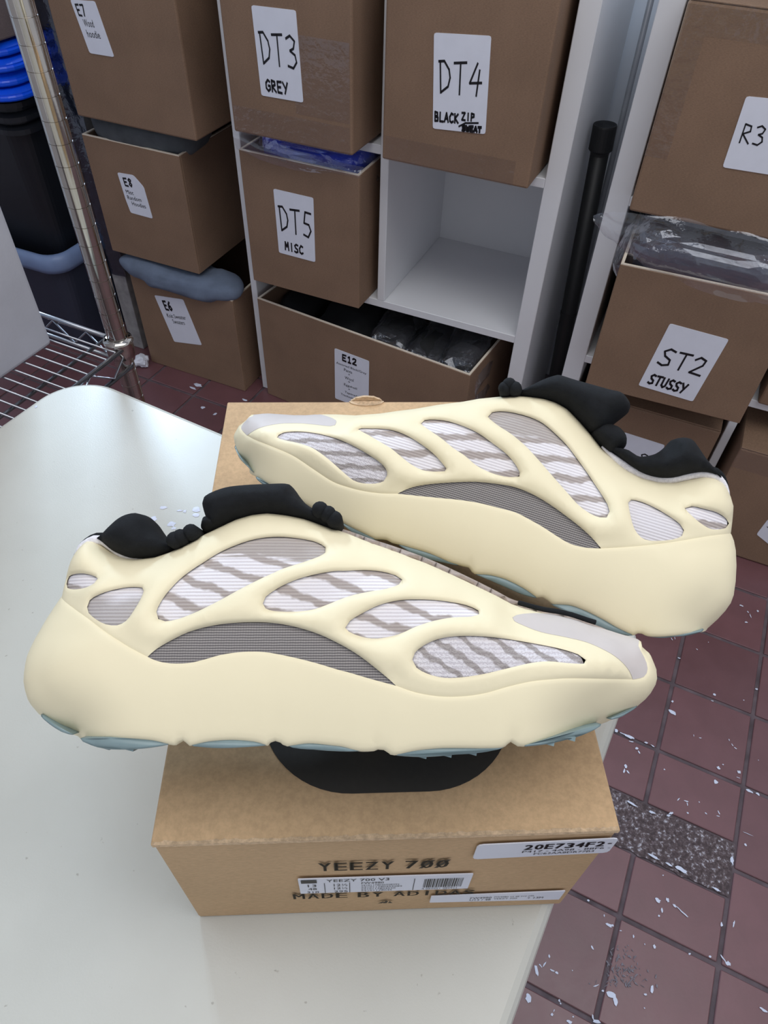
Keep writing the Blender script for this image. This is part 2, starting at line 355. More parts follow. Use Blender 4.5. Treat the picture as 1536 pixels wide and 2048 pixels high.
for i in range(-22, 12):
    for j in range(-10, 18):
        pieces = [(j, j+1)]
        if i in (0, -1) and j == 3: pieces = [(3, 3.72)]
        if i in (0, -1) and j == 4: pieces = [(4.31, 5)]
        for j0, j1 in pieces:
            c = tile_pt(i+0.5, (j0+j1)/2); x, y = project((c[0], c[1], 0))
            if (UN @ c)-D0 > 0.16: continue
            if not (-220 < x < 1760 and 560 < y < 2230):      # beyond the frame: same tiles, joined
                g_ = 0.0038; ge = bmesh.ops.create_cube(far, size=1.0)['verts']; Mt = Matrix.Translation((c[0], c[1], -0.004)) @ Matrix.Rotation(TAZ, 4, 'Z')
                for v in ge: v.co = Mt @ Vector((v.co.x*(TS-2*g_), v.co.y*(TS*(j1-j0)-2*g_), v.co.z*0.008))
                continue
            o = obj('tile', tile_mesh(j1-j0), None, floor, (c[0], c[1], rnd.uniform(-0.0006, 0.0002)), TAZ); ntile += 1
obj('tile_field', far, 'tile_maroon', floor, label='further floor tiles of the same kind', kind='stuff')
# broken strip where a row of tile is missing: rough mortar
bm = bmesh.new(); nx, ny = 90, 36
gridv = []
for a in range(nx+1):
    row = []
    for b in range(ny+1):
        i = -1.0+2.0*a/nx; j = 3.72+0.59*b/ny
        if b == 0: j += 0.02*noise.noise((i*9, 1, 0))
        if b == ny: j += 0.03*noise.noise((i*9, 5, 0))
        p = tile_pt(i, j); n = noise.noise((p[0]*90, p[1]*90, 0))*0.0022+noise.noise((p[0]*260, p[1]*260, 3))*0.0016
        e = min(a, nx-a, b, ny-b); row.append(bm.verts.new((p[0], p[1], -0.0022+(n if e > 0 else 0.0008))))
    gridv.append(row)
for a in range(nx):
    for b in range(ny): bm.faces.new((gridv[a][b], gridv[a+1][b], gridv[a+1][b+1], gridv[a][b+1]))
bmesh.ops.recalc_face_normals(bm, faces=bm.faces[:])
obj('mortar_patch', bm, 'rough_mortar', floor, label='rough grey mortar strip where floor tile is missing')
def blob(bm, cx, cy, z, rx, ry, ang, seed, f=None):
    r = random.Random(seed); n = 11; ca, sa = math.cos(ang), math.sin(ang); ring = []
    for k in range(n):
        t = 2*math.pi*k/n; q = 0.65+0.6*r.random(); x = rx*q*math.cos(t); y = ry*q*math.sin(t)
        ring.append(bm.verts.new((cx+x*ca-y*sa, cy+x*sa+y*ca, z)))
    c = bm.verts.new((cx, cy, z+0.0005))
    for k in range(n): bm.faces.new((ring[k], ring[(k+1) % n], c))
# paint drops on the floor: (x, y, length px, width px, angle) measured on the floor plane
def pxblob(bm, x, y, a, b, ang, z, seed):
    p = at_z(x, y, z); q = at_z(x+a*math.cos(ang), y+a*math.sin(ang), z); r = at_z(x-b*math.sin(ang), y+b*math.cos(ang), z)
    d = q-p; e = r-p; blob(bm, p[0], p[1], z, np.hypot(d[0], d[1]), np.hypot(e[0], e[1]), math.atan2(d[1], d[0]), seed)
c6 = lambda x, y: (1180+x/4.096, 1200+y/4.096)
c7 = lambda x, y: (1000+x/2.866, 1700+y/2.866)
spots = []
for x, y, a, b, t in [(670,318,14,3,1.0),(695,312,12,3,1.4),(730,475,12,5,.3),(675,830,12,10,.8),(680,920,42,17,.65),(215,1070,16,12,.6),(320,1117,48,13,.45),(270,1095,40,5,.42),(460,1168,18,8,.3),(515,1195,22,5,.6),
    (340,1160,22,5,.2),(383,1215,14,12,1),(402,1245,18,6,1.1),(292,1360,22,12,1.5),(280,1400,22,8,1.9),(312,1408,20,6,.9),(1020,775,16,11,.5),(1002,826,12,4,.3),(1260,820,6,5,0),(1365,730,11,8,0),(850,1110,9,3,1.5),(905,1130,12,4,.2),
    (1140,1145,10,4,1.2),(1165,1185,14,4,1),(1190,1212,16,4,.6),(1052,1375,17,12,1.1),(1090,1347,7,6,0),(1220,1408,17,13,.5),(1032,1490,26,17,1.0),(1215,1455,20,3,.4),(1305,1562,38,10,.45),(1375,1588,26,9,.6),(725,1632,18,5,-.9),(790,1648,20,5,.3),(797,1672,16,4,1.4),
    (895,1655,7,4,1),(800,1745,11,6,.4),(950,1748,13,5,.6),(1055,1740,22,5,1.1),(1050,1770,18,4,.2),(610,1388,9,6,.8),(1275,2005,15,9,.6),(1300,1918,50,3,.4),(1380,1312,6,3,1),(875,402,12,3,.7),(970,345,5,4,0),(1280,182,14,7,.2),(1293,97,12,6,.9),(1375,90,12,8,.4),(1240,45,24,6,.3),(1315,130,22,4,1.2),
    (665,1745,22,10,-.3),(645,1765,18,8,0),(510,1740,30,10,.4),(340,1665,50,9,.5)]:
    X, Y = c6(x, y); spots.append((X, Y, a/4.096, b/4.096, t))
for x, y, a, b, t in [(905,288,20,11,.5),(928,345,14,7,1.4),(962,288,16,9,1.2),(1000,318,16,6,.7),(1045,355,52,4,.75),(912,377,7,6,0),(935,145,5,4,0),(1340,425,20,5,-1.4),(1270,425,16,7,1.5),(1308,650,18,12,.4),(1280,622,34,4,.95),(1205,610,9,7,0),(1088,596,8,6,0),(885,552,13,8,1.5),(766,496,10,5,1.5),(830,540,6,3,1.4),
    (597,377,9,4,1.4),(625,430,24,8,.5),(645,433,9,8,0),(692,462,6,4,0),(530,560,16,5,1),(232,662,16,4,.9),(255,655,18,5,-1),(282,608,14,5,1.4),(300,690,20,5,.4),(325,703,12,6,.4),(210,690,40,9,1.35),(163,852,32,16,1.3),(550,778,20,5,-.3),(340,862,9,6,1.2),(348,880,7,4,1.2),(298,942,10,9,0),(310,920,10,3,-1.1),(420,956,6,5,0),(828,906,6,4,1.5),
    (872,795,30,9,-1.4),(835,828,10,7,0),(640,830,30,18,.3),(660,860,34,16,1.4),(590,806,8,7,0),(553,985,26,12,.2),(532,958,16,6,1.4),(398,985,20,9,.3),(1512,918,30,9,.6),(415,690,4,4,0),(507,290,9,6,.5),(880,38,44,7,.5),(1040,112,46,13,.5),(965,80,24,6,.5),(1330,60,10,26,.2),(1240,225,30,6,.5)]:
    X, Y = c7(x, y); spots.append((X, Y, a/2.866, b/2.866, t))
for x, y, a, b in [(478,758,4,2),(430,828,3,3),(405,815,5,3),(490,800,6,2),(395,770,9,4),(385,776,8,2)]: spots.append((x, y, a, b, 0.4))
bm = bmesh.new()
for k, (x, y, a, b, t) in enumerate(spots): pxblob(bm, x, y, a*0.92, b*0.92, t, 0.0012, k)
obj('paint_drops', bm, 'paint_white', floor, label='dried white paint drops', kind='stuff')
bm = bmesh.new()
for a in range(110):
    r = random.Random(900+a); yy = r.uniform(0, 1)**0.7; X, Y = c7(690+25*yy+r.gauss(0, 25+55*yy), 545+235*yy); pxblob(bm, X, Y, r.uniform(1, 6), r.uniform(0.5, 1.6), r.uniform(0.5, 2.6), 0.0010, 300+a)
obj('scuff_marks', bm, 'scuff_grey', floor, label='grey scuff on a tile', kind='stuff')

def cabbox(bm, u0, u1, d0, d1, z0, z1, bev=0.0):
    add_box(bm, u0, u1, d0, d1, z0, z1, bev, 1)
def slab(name, u0, u1, d0, d1, z0, z1, mat):
    o = obj(name, boxbm(u0, u1, d0, d1, z0, z1), mat, None, cab(0, 0, 0), AZ); return struct(o)
slab('wall_back', -2.6, 2.4, 0.43, 0.50, -0.003, 2.75, 'wall_paint')
slab('wall_left', -2.6, -2.52, -2.6, 0.43, -0.003, 2.75, 'wall_paint')
slab('ceiling', -2.6, 2.4, -3.0, 0.5, 2.75, 2.82, 'wall_paint')

# ------------------------------------------------------------------ cabinets
def cabinet(name, label, uprights, u0, u1, shelves, depth, top, back=True, notes=None):
    t = thing(name, label, 'shelving unit', cab(u0, 0, 0), AZ)
    for k, (a, b, z0, z1, mat) in enumerate(uprights):
        obj('upright', boxbm(a-u0, b-u0, 0, depth, z0, z1, 0.0012, 1), mat, t)
    for (a, b, zt) in shelves: obj('shelf_board', boxbm(a-u0, b-u0, 0.0005, depth, zt-0.018, zt, 0.001, 1), 'white_board', t)
    if back: obj('back_panel', boxbm(0, u1-u0, depth, depth+0.006, 0.02, top), 'white_board', t)
    return t
cabinet('cube_shelf_unit', 'white cube shelving unit with one empty cubby, in the middle behind the table',
        [(-0.955, -0.938, 0, 1.08, 'white_board'), (-0.605, -0.587, 0.373, 1.06, 'white_board'), (-0.268, -0.232, 0, 1.08, 'white_board')],
        -0.955, -0.232, [(-0.938, -0.268, 0.373), (-0.938, -0.605, 0.715), (-0.587, -0.268, 0.715), (-0.955, -0.232, 1.08)], 0.36, 1.06)
cabinet('cube_shelf_unit', 'white cube shelving unit at the right edge, holding marked cartons',
        [(-0.148, -0.108, 0, 1.12, 'white_board'), (0.214, 0.231, 0, 1.09, 'white_board'), (0.58, 0.62, 0, 1.12, 'white_board')],
        -0.148, 0.62, [(-0.108, 0.214, 0.373), (0.231, 0.58, 0.373), (-0.108, 0.214, 0.715), (0.231, 0.58, 0.715), (-0.148, 0.62, 1.138)], 0.36, 1.1)
cabinet('shelf_unit', 'narrow shelving unit with scuffed grey upright, behind the chrome pole',
        [(-1.415, -1.368, 0, 1.08, 'dirty_board')],
        -1.415, -0.957, [(-1.368, -1.12, 0.335), (-1.368, -1.12, 0.668), (-1.415, -0.957, 1.098)], 0.36, 1.06)

# ------------------------------------------------------------------ cartons
def place_matrix(loc, rotz): return Matrix.Translation(loc) @ Matrix.Rotation(rotz, 4, 'Z')
def front_px(M, x, y):
    """pixel -> (x, z) on the local plane y = 0 of a placed thing"""
    Mi = np.array(M.inverted()); o = Mi @ np.append(CAM, 1); d = Mi @ np.append(ray(x, y), 0); t = -o[1]/d[1]; p = o+d*t
    return float(p[0]), float(p[2])
def carton(label, u0, u1, d0, d1, z0, z1, open_top=False, rot=0.0, mat='carton_brown', tape=None, name='cardboard_carton', group=None):
    loc = cab((u0+u1)/2, d0, z0); t = thing(name, label, 'box', loc, AZ+rot, group); w = u1-u0; dp = d1-d0; h = z1-z0; th = 0.006
    if open_top:
        bm = bmesh.new()
        add_box(bm, -w/2, w/2, 0, th, 0, h, 0.0015, 1); add_box(bm, -w/2, w/2, dp-th, dp, 0, h, 0.0015, 1)
        add_box(bm, -w/2, -w/2+th, th, dp-th, 0, h, 0.0015, 1); add_box(bm, w/2-th, w/2, th, dp-th, 0, h, 0.0015, 1)
        add_box(bm, -w/2+th, w/2-th, th, dp-th, 0, th)
        obj('carton_wall', bm, mat, t)
        bm = bmesh.new(); e = 0.0012
        add_box(bm, -w/2+.001, w/2-.001, 0.001, th, h-e, h+e); add_box(bm, -w/2+.001, -w/2+th, th, dp-th, h-e, h+e); add_box(bm, w/2-th, w/2-.001, th, dp-th, h-e, h+e)
        obj('cut_edge', bm, 'cardboard_edge', t, label='pale cut edge of the cardboard')
    else:
        obj('carton_wall', boxbm(-w/2, w/2, 0, dp, 0, h-0.003, 0.004, 2), mat, t)
        g = 0.0015
        obj('flap', boxbm(-w/2+.001, w/2-.001, 0.001, dp/2-g, h-0.003, h, 0.001, 1), mat, t); obj('flap', boxbm(-w/2+.001, w/2-.001, dp/2+g, dp-.001, h-0.003, h, 0.001, 1), mat, t)
    for (x0, x1, y0, y1) in (tape or []):
        bm = bmesh.new(); bm.faces.new([bm.verts.new((-w/2+a*w, -0.0005, b*h)) for a, b in ((x0, y0), (x1, y0), (x1, y1), (x0, y1))])
        obj('tape', bm, 'clear_tape', t, label='clear packing tape')
    t['M'] = 0; del t['M']
    return t, place_matrix(loc, AZ+rot)
def label_sheet(tm, quad, draw, poly=None):
    """paper label on a carton front: quad = TL, TR, BR, BL pixels; draw(bm, mp) adds the writing"""
    t, M = tm; q = [front_px(M, *p) for p in quad]
    P = [front_px(M, *p) for p in poly] if poly else q
    c = Vector((sum(p[0] for p in P)/len(P), sum(p[1] for p in P)/len(P)))
    R_ = []                                         # clipped corners
    n = len(P)
    for i in range(n):
        a, b, d = Vector(P[i-1]), Vector(P[i]), Vector(P[(i+1) % n]); k = 0.004
        R_ += [tuple(b+(a-b).normalized()*k), tuple(b+((a+d)/2-b).normalized()*k*0.35), tuple(b+(d-b).normalized()*k)]
    s = obj('label_sheet', prism(R_, -0.0002, -0.0012, lambda x, y, h: Vector((x, h, y))), 'paper', t, label='white paper label')
    bm = bmesh.new(); draw(bm, bilin(q, lambda x, y: Vector((x, -0.0016, y))))
    obj('handwriting', bm, 'ink', s, label='black marker handwriting')
W = 0.035
# middle unit
c = carton('carton marked DT3 GREY above the blue garment', -0.885, -0.622, -0.093, 0.20, 0.722, 1.03, tape=[(.02,.98,.0,.16),(.55,.98,.18,.6)])
label_sheet(c, [(503,10),(592,20.5),(607,205),(523.4,190.5)], lambda bm, m: (strokes(bm, 'DT3', .08, .98, .27, .62, .030, m), strokes(bm, 'GREY', .13, .68, .80, .93, .032, m)))
c = carton('carton marked DT4 above the empty cubby', -0.573, -0.283, -0.066, 0.27, 0.717, 1.03, tape=[(.02,.9,.0,.14)])
label_sheet(c, [(868.5,65),(983,71.6),(971,268),(866,256.6)], lambda bm, m: (strokes(bm, 'DT4', .08, .92, .27, .60, .028, m), strokes(bm, 'BLACK', .03, .50, .81, .91, .028, m), strokes(bm, 'ZIP', .54, .80, .79, .87, .026, m), ribbon(bm, [(.5,.945),(.62,.90),(.86,.885)], .022, m), strokes(bm, 'SWEAT', .56, .93, .93, .985, .034, m)))
dt5 = carton('open carton marked DT5 MISC under the blue garment', -0.905, -0.625, -0.057, 0.24, 0.374, 0.672, True)
label_sheet(dt5, [(547,377),(627,395.6),(631,524),(558.5,504.6)], lambda bm, m: (strokes(bm, 'DT5', .07, .98, .24, .62, .034, m), strokes(bm, 'MISC', .18, .70, .79, .92, .034, m)))
e12 = carton('long low open carton marked E12 on the floor', -0.929, -0.333, -0.052, 0.29, 0.0, 0.300, True, math.radians(-6.2))
def d_e12(bm, m):
    strokes(bm, 'E12', .22, .66, .06, .17, .035, m)
    for k, (s, a, b) in enumerate([('Assorted Black/Grey', .05, .93), ('Pants', .28, .52), ('+', .40, .46), ('Wool', .30, .56), ('+', .40, .46), ('Eggshell', .28, .66), ('+', .40, .46), ('Tapered', .30, .66), ('Tracksuit pants', .18, .78)]):
        y = .235+.075*k; h = .055 if s != '+' else .03; typed(bm, s, a, b, y, y+h, m)
label_sheet(e12, [(669.5,696),(738.6,722),(737,821),(670.6,796)], d_e12)
# left unit
c = carton('carton marked E7 high on the narrow unit', -1.322, -1.005, -0.062, 0.30, 0.671, 0.99)
label_sheet(c, [(141,-1),(190,2),(229,114),(180,106)], lambda bm, m: (strokes(bm, 'E7', .12, .48, .08, .28, .04, m), typed(bm, 'Wood', .22, .62, .34, .48, m), typed(bm, 'hoodie', .20, .72, .54, .68, m)))
e8 = carton('open carton marked E8 in the middle of the narrow unit', -1.346, -1.076, -0.042, 0.30, 0.338, 0.622, True)
label_sheet(e8, [(235,344.6),(280,350),(306,437),(262,425)], lambda bm, m: (strokes(bm, 'E8', .16, .56, .12, .30, .045, m), typed(bm, 'Misc', .12, .45, .40, .50, m), typed(bm, 'Random', .10, .72, .54, .64, m), typed(bm, 'Hoodies', .22, .84, .68, .78, m)), [(235,344.6),(267,350),(288,374),(306,437),(262,425),(252,399)])
e6 = carton('open carton marked E6 on the floor under the grey fleece', -1.310, -0.989, -0.040, 0.30, 0.0, 0.285, True)
label_sheet(e6, [(309,590),(366.5,598.6),(404,690),(349,683)], lambda bm, m: (strokes(bm, 'E6', .20, .48, .10, .28, .045, m), typed(bm, 'Knit Sweater', .16, .82, .36, .45, m), typed(bm, 'Sweaters', .28, .70, .48, .57, m)))
# right unit
c = carton('carton marked R3 at the top right', -0.101, 0.207, -0.062, 0.28, 0.7155, 1.024, tape=[(.0,1,.86,1.0),(.0,.12,.3,.86)])
label_sheet(c, [(1492.7,192),(1602,203),(1558,352),(1445,334)], lambda bm, m: strokes(bm, 'R3', .12, .58, .36, .62, .026, m))
st2 = carton('open carton marked ST2 STUSSY under the clear plastic bag', -0.086, 0.218, -0.100, 0.22, 0.3745, 0.640, True, math.radians(2.2))
label_sheet(st2, [(1340,646.5),(1458,678.6),(1385.6,802.5),(1276.7,770)], lambda bm, m: (strokes(bm, 'ST2', .10, .92, .34, .60, .032, m), strokes(bm, 'STUSSY', .12, .80, .77, .92, .034, m)))
c = carton('carton below the ST2 carton, its label half hidden behind a shoe collar', -0.095, 0.205, -0.030, 0.30, 0.001, 0.300)
label_sheet(c, [(1248,864),(1330,890),(1290,975),(1205,945)], lambda bm, m: strokes(bm, 'S', .58, .78, .30, .46, .026, m))
c = carton('carton low at the right edge with a shiny strip of tape on top', 0.247, 0.565, -0.064, 0.28, 0.001, 0.300, tape=[(.0,.6,.82,1.0)])
label_sheet(c, [(1536,1038),(1620,1062),(1590,1130),(1513,1068)], lambda bm, m: strokes(bm, 'S', .08, .26, .1, .4, .03, m))
carton('carton above the right-edge taped carton, mostly out of view', 0.245, 0.560, -0.010, 0.30, 0.374, 0.655)

# ------------------------------------------------------------------ soft goods
def lump(sx, sy, sz, amp, seed, freq=18, pw=0.55, sub=4):
    bm = bmesh.new(); bmesh.ops.create_icosphere(bm, subdivisions=sub, radius=1.0)
    for v in bm.verts:
        c = v.co.copy(); f = lambda a: math.copysign(abs(a)**pw, a)
        p = Vector((f(c.x)*sx, f(c.y)*sy, f(c.z)*sz)); q = p*freq+Vector((seed*7.1, seed*3.3, 0))
        v.co = p+c*amp*(noise.noise(q)+0.5*noise.noise(q*2.3))
    return bm
def soft(name, label, cat, u0, u1, d0, d1, z0, z1, mat, amp=0.012, seed=1, freq=18, film=None, group=None, tilt=0.0, pw=0.55):
    t = thing(name, label, cat, cab((u0+u1)/2, (d0+d1)/2, z0), AZ, group)
    a = obj('fabric', lump((u1-u0)/2, (d1-d0)/2, (z1-z0)/2, amp, seed, freq, pw), mat, t, (0, 0, (z1-z0)/2), smooth=True)
    if film:
        e = film; b = obj('plastic_wrap', crinkle((u1-u0)/2+e, (d1-d0)/2+e*0.6, (z1-z0)/2+e*0.35, 0.011, seed+5), 'clear_film', t, (0, 0, (z1-z0)/2), smooth=False, label='crinkled clear plastic wrap')
    return t
def crinkle(sx, sy, sz, amp, seed):
    bm = bmesh.new(); bmesh.ops.create_icosphere(bm, subdivisions=4, radius=1.0)
    for v in bm.verts:
        c = v.co.copy(); f = lambda a: math.copysign(abs(a)**0.5, a); p = Vector((f(c.x)*sx, f(c.y)*sy, f(c.z)*sz)); q = p*14+Vector((seed, 0, 0))
        v.co = p+c*amp*(abs(noise.noise(q))*1.6+0.5*abs(noise.noise(q*3))-0.35)
    return bm
bag_blue = soft('bagged_garment', 'royal blue garment in clear plastic on top of the DT5 carton', 'clothes', -0.888, -0.640, -0.034, 0.17, 0.600, 0.708, 'blue_cloth', 0.010, 2, 16, film=0.006)
bag_navy = soft('bagged_garment', 'dark navy garments in a clear plastic bag on top of the ST2 carton', 'clothes', -0.085, 0.215, -0.082, 0.18, 0.575, 0.692, 'navy_cloth', 0.012, 3, 12, film=0.020)
def drape(t, top, bot, d, seed, amp=0.014):
    """loose crinkled sheet of bag film hanging over the front of a carton; edges measured on the plane d"""
    base = t.location; bm = bmesh.new(); nx, ny = 46, 14; M = place_matrix(base, AZ).inverted(); G = []
    def along(L, f): k = min(int(f*(len(L)-1)), len(L)-2); r = f*(len(L)-1)-k; return [L[k][j]*(1-r)+L[k+1][j]*r for j in (0, 1)]
    for a in range(nx+1):
        row = []
        for b in range(ny+1):
            f, g = a/nx, b/ny; P0, P1 = along(top, f), along(bot, f); x = P0[0]*(1-g)+P1[0]*g; y = P0[1]*(1-g)+P1[1]*g; u, z = on_front(x, y, d)
            q = Vector((u*9+z*7+seed, z*34, seed)); h = amp*(abs(noise.noise(q))*1.5+0.35*abs(noise.noise(q*2.7))-0.5)-0.010*math.sin(g*math.pi)
            row.append(bm.verts.new(M @ cab(u, d+h, z+0.5*amp*noise.noise(q*1.7))))
        G.append(row)
    for a in range(nx):
        for b in range(ny): bm.faces.new((G[a][b], G[a+1][b], G[a+1][b+1])); bm.faces.new((G[a][b], G[a+1][b+1], G[a][b+1]))
    obj('bag_film', bm, 'bag_film', t, smooth=True, label='loose crinkled clear bag film')
drape(bag_navy, [(1186,434),(1225,424),(1330,432),(1440,452),(1560,486)], [(1192,448),(1235,492),(1310,545),(1430,590),(1560,616)], -0.128, 3)
drape(bag_blue, [(468,256),(500,272),(600,300),(730,336)], [(478,300),(545,330),(620,345),(722,356)], -0.072, 8, 0.008)
soft('fleece_garment', 'slate grey fleece bulging out over the E6 carton', 'clothes', -1.340, -0.985, -0.066, 0.05, 0.270, 0.328, 'grey_cloth', 0.020, 5, 11, pw=0.7)
soft('folded_garment', 'dim grey cloth squeezed between the E7 and E8 cartons', 'clothes', -1.345, -1.070, -0.040, 0.12, 0.600, 0.672, 'dim_cloth', 0.008, 6, 16)
gi = 0
bagl = ['dark bagged garment in the E12 carton, under the DT5 carton', 'dark garment at the left end inside the E12 carton', 'black plastic bag in the middle of the E12 carton', 'crumpled clear bag in the E12 carton below the empty cubby', 'puffy grey plastic bag at the right end of the E12 carton']
for k, (u0, u1, d0, d1, z0, z1, fm) in enumerate([(-0.79, -0.63, -0.02, 0.20, 0.10, 0.275, None), (-0.915, -0.80, -0.01, 0.22, 0.08, 0.265, None), (-0.625, -0.52, -0.035, 0.18, 0.12, 0.285, 0.008), (-0.515, -0.43, -0.045, 0.17, 0.12, 0.280, 0.010), (-0.425, -0.335, -0.050, 0.16, 0.12, 0.300, 0.010)]):
    soft('garment_bag', bagl[k], 'clothes', u0, u1, d0, d1, z0, z1, 'black_cloth', 0.016, 20+k, 20, film=fm, group='garments in the E12 carton')

# ------------------------------------------------------------------ things between and beside the units
def pipe():
    dd = 0.16; p1 = on_front(1208, 262, dd); p0 = (-0.169, 0.0)
    ux = lambda z: p0[0]+(p1[0]-p0[0])*(z-p0[1])/(p1[1]-p0[1])
    base = cab(ux(0), dd, 0); t = thing('black_pipe', 'black plastic pipe with a flared socket between the two white units', 'pipe', base, AZ)
    lx = lambda z: ux(z)-ux(0)
    zt = p1[1]+0.012
    obj('pipe_tube', tubebm([(lx(0), 0, 0), (lx(zt-0.05), 0, zt-0.05)], 0.0180, 20), 'black_plastic', t, smooth=True)
    bm = bmesh.new(); prof = [(0.0180, -0.055), (0.0188, -0.05), (0.0232, -0.045), (0.0232, -0.003), (0.0222, 0.0), (0.020, 0.0), (0.019, -0.004), (0.019, -0.035)]
    add_tube(bm, [(lx(zt+h), 0, zt+h) for r, h in prof], [r for r, h in prof], 24); obj('socket', bm, 'black_plastic', t, smooth=False, label='flared socket end')
    z2 = on_front(1122, 622, dd)[1]
    obj('joint_ring', tubebm([(lx(z2-.004), 0, z2-.004), (lx(z2+.004), 0, z2+.004)], 0.0190, 20), 'black_plastic', t)
pipe()
p1 = on_front(1300, 0, 0.22); p2 = on_front(1200, 440, 0.22)
t = thing('thin_rod', 'thin grey rod standing behind the black pipe', 'rod', cab(p2[0], 0.22, 0), AZ)
obj('rod', tubebm([(0, 0, 0), (p1[0]-p2[0], 0, 1.15)], 0.0055, 10), 'pipe_grey', t, smooth=True)
obj('rod_cap', tubebm([(p1[0]-p2[0], 0, 1.15), (p1[0]-p2[0], 0, 1.165)], 0.0068, 10), 'black_plastic', t)

def rrect(w, d, r, n=6):
    P = []
    for cx_, cy_, a0 in ((w/2-r, d/2-r, 0), (-w/2+r, d/2-r, 90), (-w/2+r, -d/2+r, 180), (w/2-r, -d/2+r, 270)):
        for k in range(n+1): a = math.radians(a0+90*k/n); P.append((cx_+r*math.cos(a), cy_+r*math.sin(a)))
    return P
def loft(sections, cap0=True, cap1=True):
    bm = bmesh.new(); rings = [[bm.verts.new(p) for p in s] for s in sections]; n = len(rings[0])
    for a, b in zip(rings, rings[1:]):
        for k in range(n): bm.faces.new((a[k], a[(k+1) % n], b[(k+1) % n], b[k]))
    if cap0: bm.faces.new(rings[0][::-1])
    if cap1: bm.faces.new(rings[-1])
    return bm
def sec(w, d, r, z): return [(x, y, z) for x, y in rrect(w, d, r)]
# lower tote: charcoal body, thick blue-grey rolled rim
w_, d_ = 0.44, 0.36; tu, td = -1.477-w_/2, -0.122+d_/2
t = thing('storage_tote', 'charcoal storage tote with blue-grey rolled rim on the floor behind the wire rack', 'storage tote', cab(tu, td, 0), AZ)
obj('tote_wall', loft([sec(w_-.07, d_-.07, .03, 0), sec(w_-.03, d_-.03, .045, .27), sec(w_-.03, d_-.03, .045, .29), sec(w_-.04, d_-.04, .045, .29), sec(w_-.08, d_-.08, .03, .02)]), 'tote_navy', t)
obj('rim', loft([sec(w_-.03, d_-.03, .045, .262), sec(w_, d_, .055, .266), sec(w_+.012, d_+.012, .058, .280), sec(w_+.010, d_+.010, .058, .302), sec(w_-.004, d_-.004, .053, .314), sec(w_-.02, d_-.02, .05, .315), sec(w_-.04, d_-.04, .045, .305), sec(w_-.045, d_-.045, .04, .28)], False, False), 'rim_blue', t, smooth=True)
# black tote nested into it
t = thing('storage_tote', 'black storage tote nested in the blue-rimmed tote', 'storage tote', cab(tu+.01, td+.01, .2), AZ)
obj('tote_wall', loft([sec(w_-.12, d_-.12, .03, 0), sec(w_-.055, d_-.05, .045, .40), sec(w_-.055, d_-.05, .045, .46)]), 'tote_black', t, smooth=False)
for k, zz in enumerate((.405, .432, .462)):
    obj('rim_ridge', loft([sec(w_-.05, d_-.045, .045, zz), sec(w_-.02, d_-.02, .05, zz+.003), sec(w_-.02, d_-.02, .05, zz+.014), sec(w_-.05, d_-.045, .045, zz+.02)]), 'tote_black', t)
lidl = ['lowest of four bright blue lids stacked on the black tote', 'second bright blue lid from the bottom of the stack on the black tote', 'third bright blue lid from the bottom of the stack on the black tote', 'topmost bright blue lid of the stack on the black tote']
for k in range(4):
    z = .684+.0285*k; t = thing('tote_lid', lidl[k], 'lid', cab(tu+.01+.004*(-1)**k, td+.01, z), AZ+.01*(k % 2), 'blue tote lids')
    obj('lid_plate', loft([sec(w_+.00, d_+.00, .06, .0), sec(w_+.01, d_+.01, .06, .004), sec(w_+.01, d_+.01, .06, .016), sec(w_-.01, d_-.01, .055, .024), sec(w_-.05, d_-.05, .05, .0265)]), 'lid_blue', t)
    obj('lid_edge', loft([sec(w_+.012, d_+.012, .06, .002), sec(w_+.016, d_+.016, .062, .005), sec(w_+.016, d_+.016, .062, .010), sec(w_+.012, d_+.012, .06, .013)]), 'lid_blue', t)
carton('grey-brown carton on top of the blue lids at the left edge', -1.90, -1.465, -0.10, 0.24, .800, 1.08, mat='carton_dim')
# tinted sheet added over the scuffed upright, darkening its upper front
bm = bmesh.new(); G = []
for a in range(5):
    row = []
    for b in range(40):
        z = 0.24+0.78*b/39; u = -1.424+0.064*a/4; d = -0.006+0.003*math.sin(a*1.4+z*9)
        row.append(bm.verts.new(cab(u, d, z)))
    G.append(row)
for a in range(4):
    for b in range(39): bm.faces.new((G[a][b], G[a+1][b], G[a+1][b+1], G[a][b+1]))
o = tag(obj('dark_sheet', bm, 'dark_tint', smooth=True), 'dark blue see-through sheet over the upper front of the scuffed upright', 'plastic film')
# crumpled scrap by the upright
p = cab_z(291, 716, 0.015); bm = lump(0.022, 0.02, 0.018, 0.010, 44, 60, 0.8, 3)
tag(obj('paper_scrap', bm, 'paper', None, cab(p[0], p[1]-0.02, 0.017)), 'crumpled white scrap on the floor by the scuffed upright', 'scrap')

# ------------------------------------------------------------------ wire rack (right rear post next to the table)
RK = math.radians(-24.0); rack = thing('wire_rack', 'chrome wire shelving rack with grooved posts, left of the table', 'shelving rack', (-0.392, 0.86, 0), RK)
def post_mesh():
    bm = bmesh.new(); pts = []; rr = []; z = 0.03; g = 0.0245
    zs = [(0.0, 0.010), (0.012, 0.017), (0.02, 0.017), (0.03, 0.0138)]
    while z < 1.78:
        zs += [(z+0.0003, 0.0138), (z+g-0.0013, 0.0138), (z+g-0.0010, 0.0130), (z+g, 0.0130)]; z += g
    zs.append((z+0.004, 0.0138))
    add_tube(bm, [(0, 0, a) for a, r in zs], [r for a, r in zs], 24)
    me = bpy.data.meshes.new('post'); bm.to_mesh(me); bm.free(); me.materials.append(MATS['chrome'])
    for p in me.polygons: p.use_smooth = True
    me.set_sharp_from_angle(angle=math.radians(25))
    return me
pm = post_mesh(); RW, RD = 0.45, 0.92
for x in (0, -RW):
    for y in (0, -RD): obj('post', pm, None, rack, (x, y, 0))
wm = {}
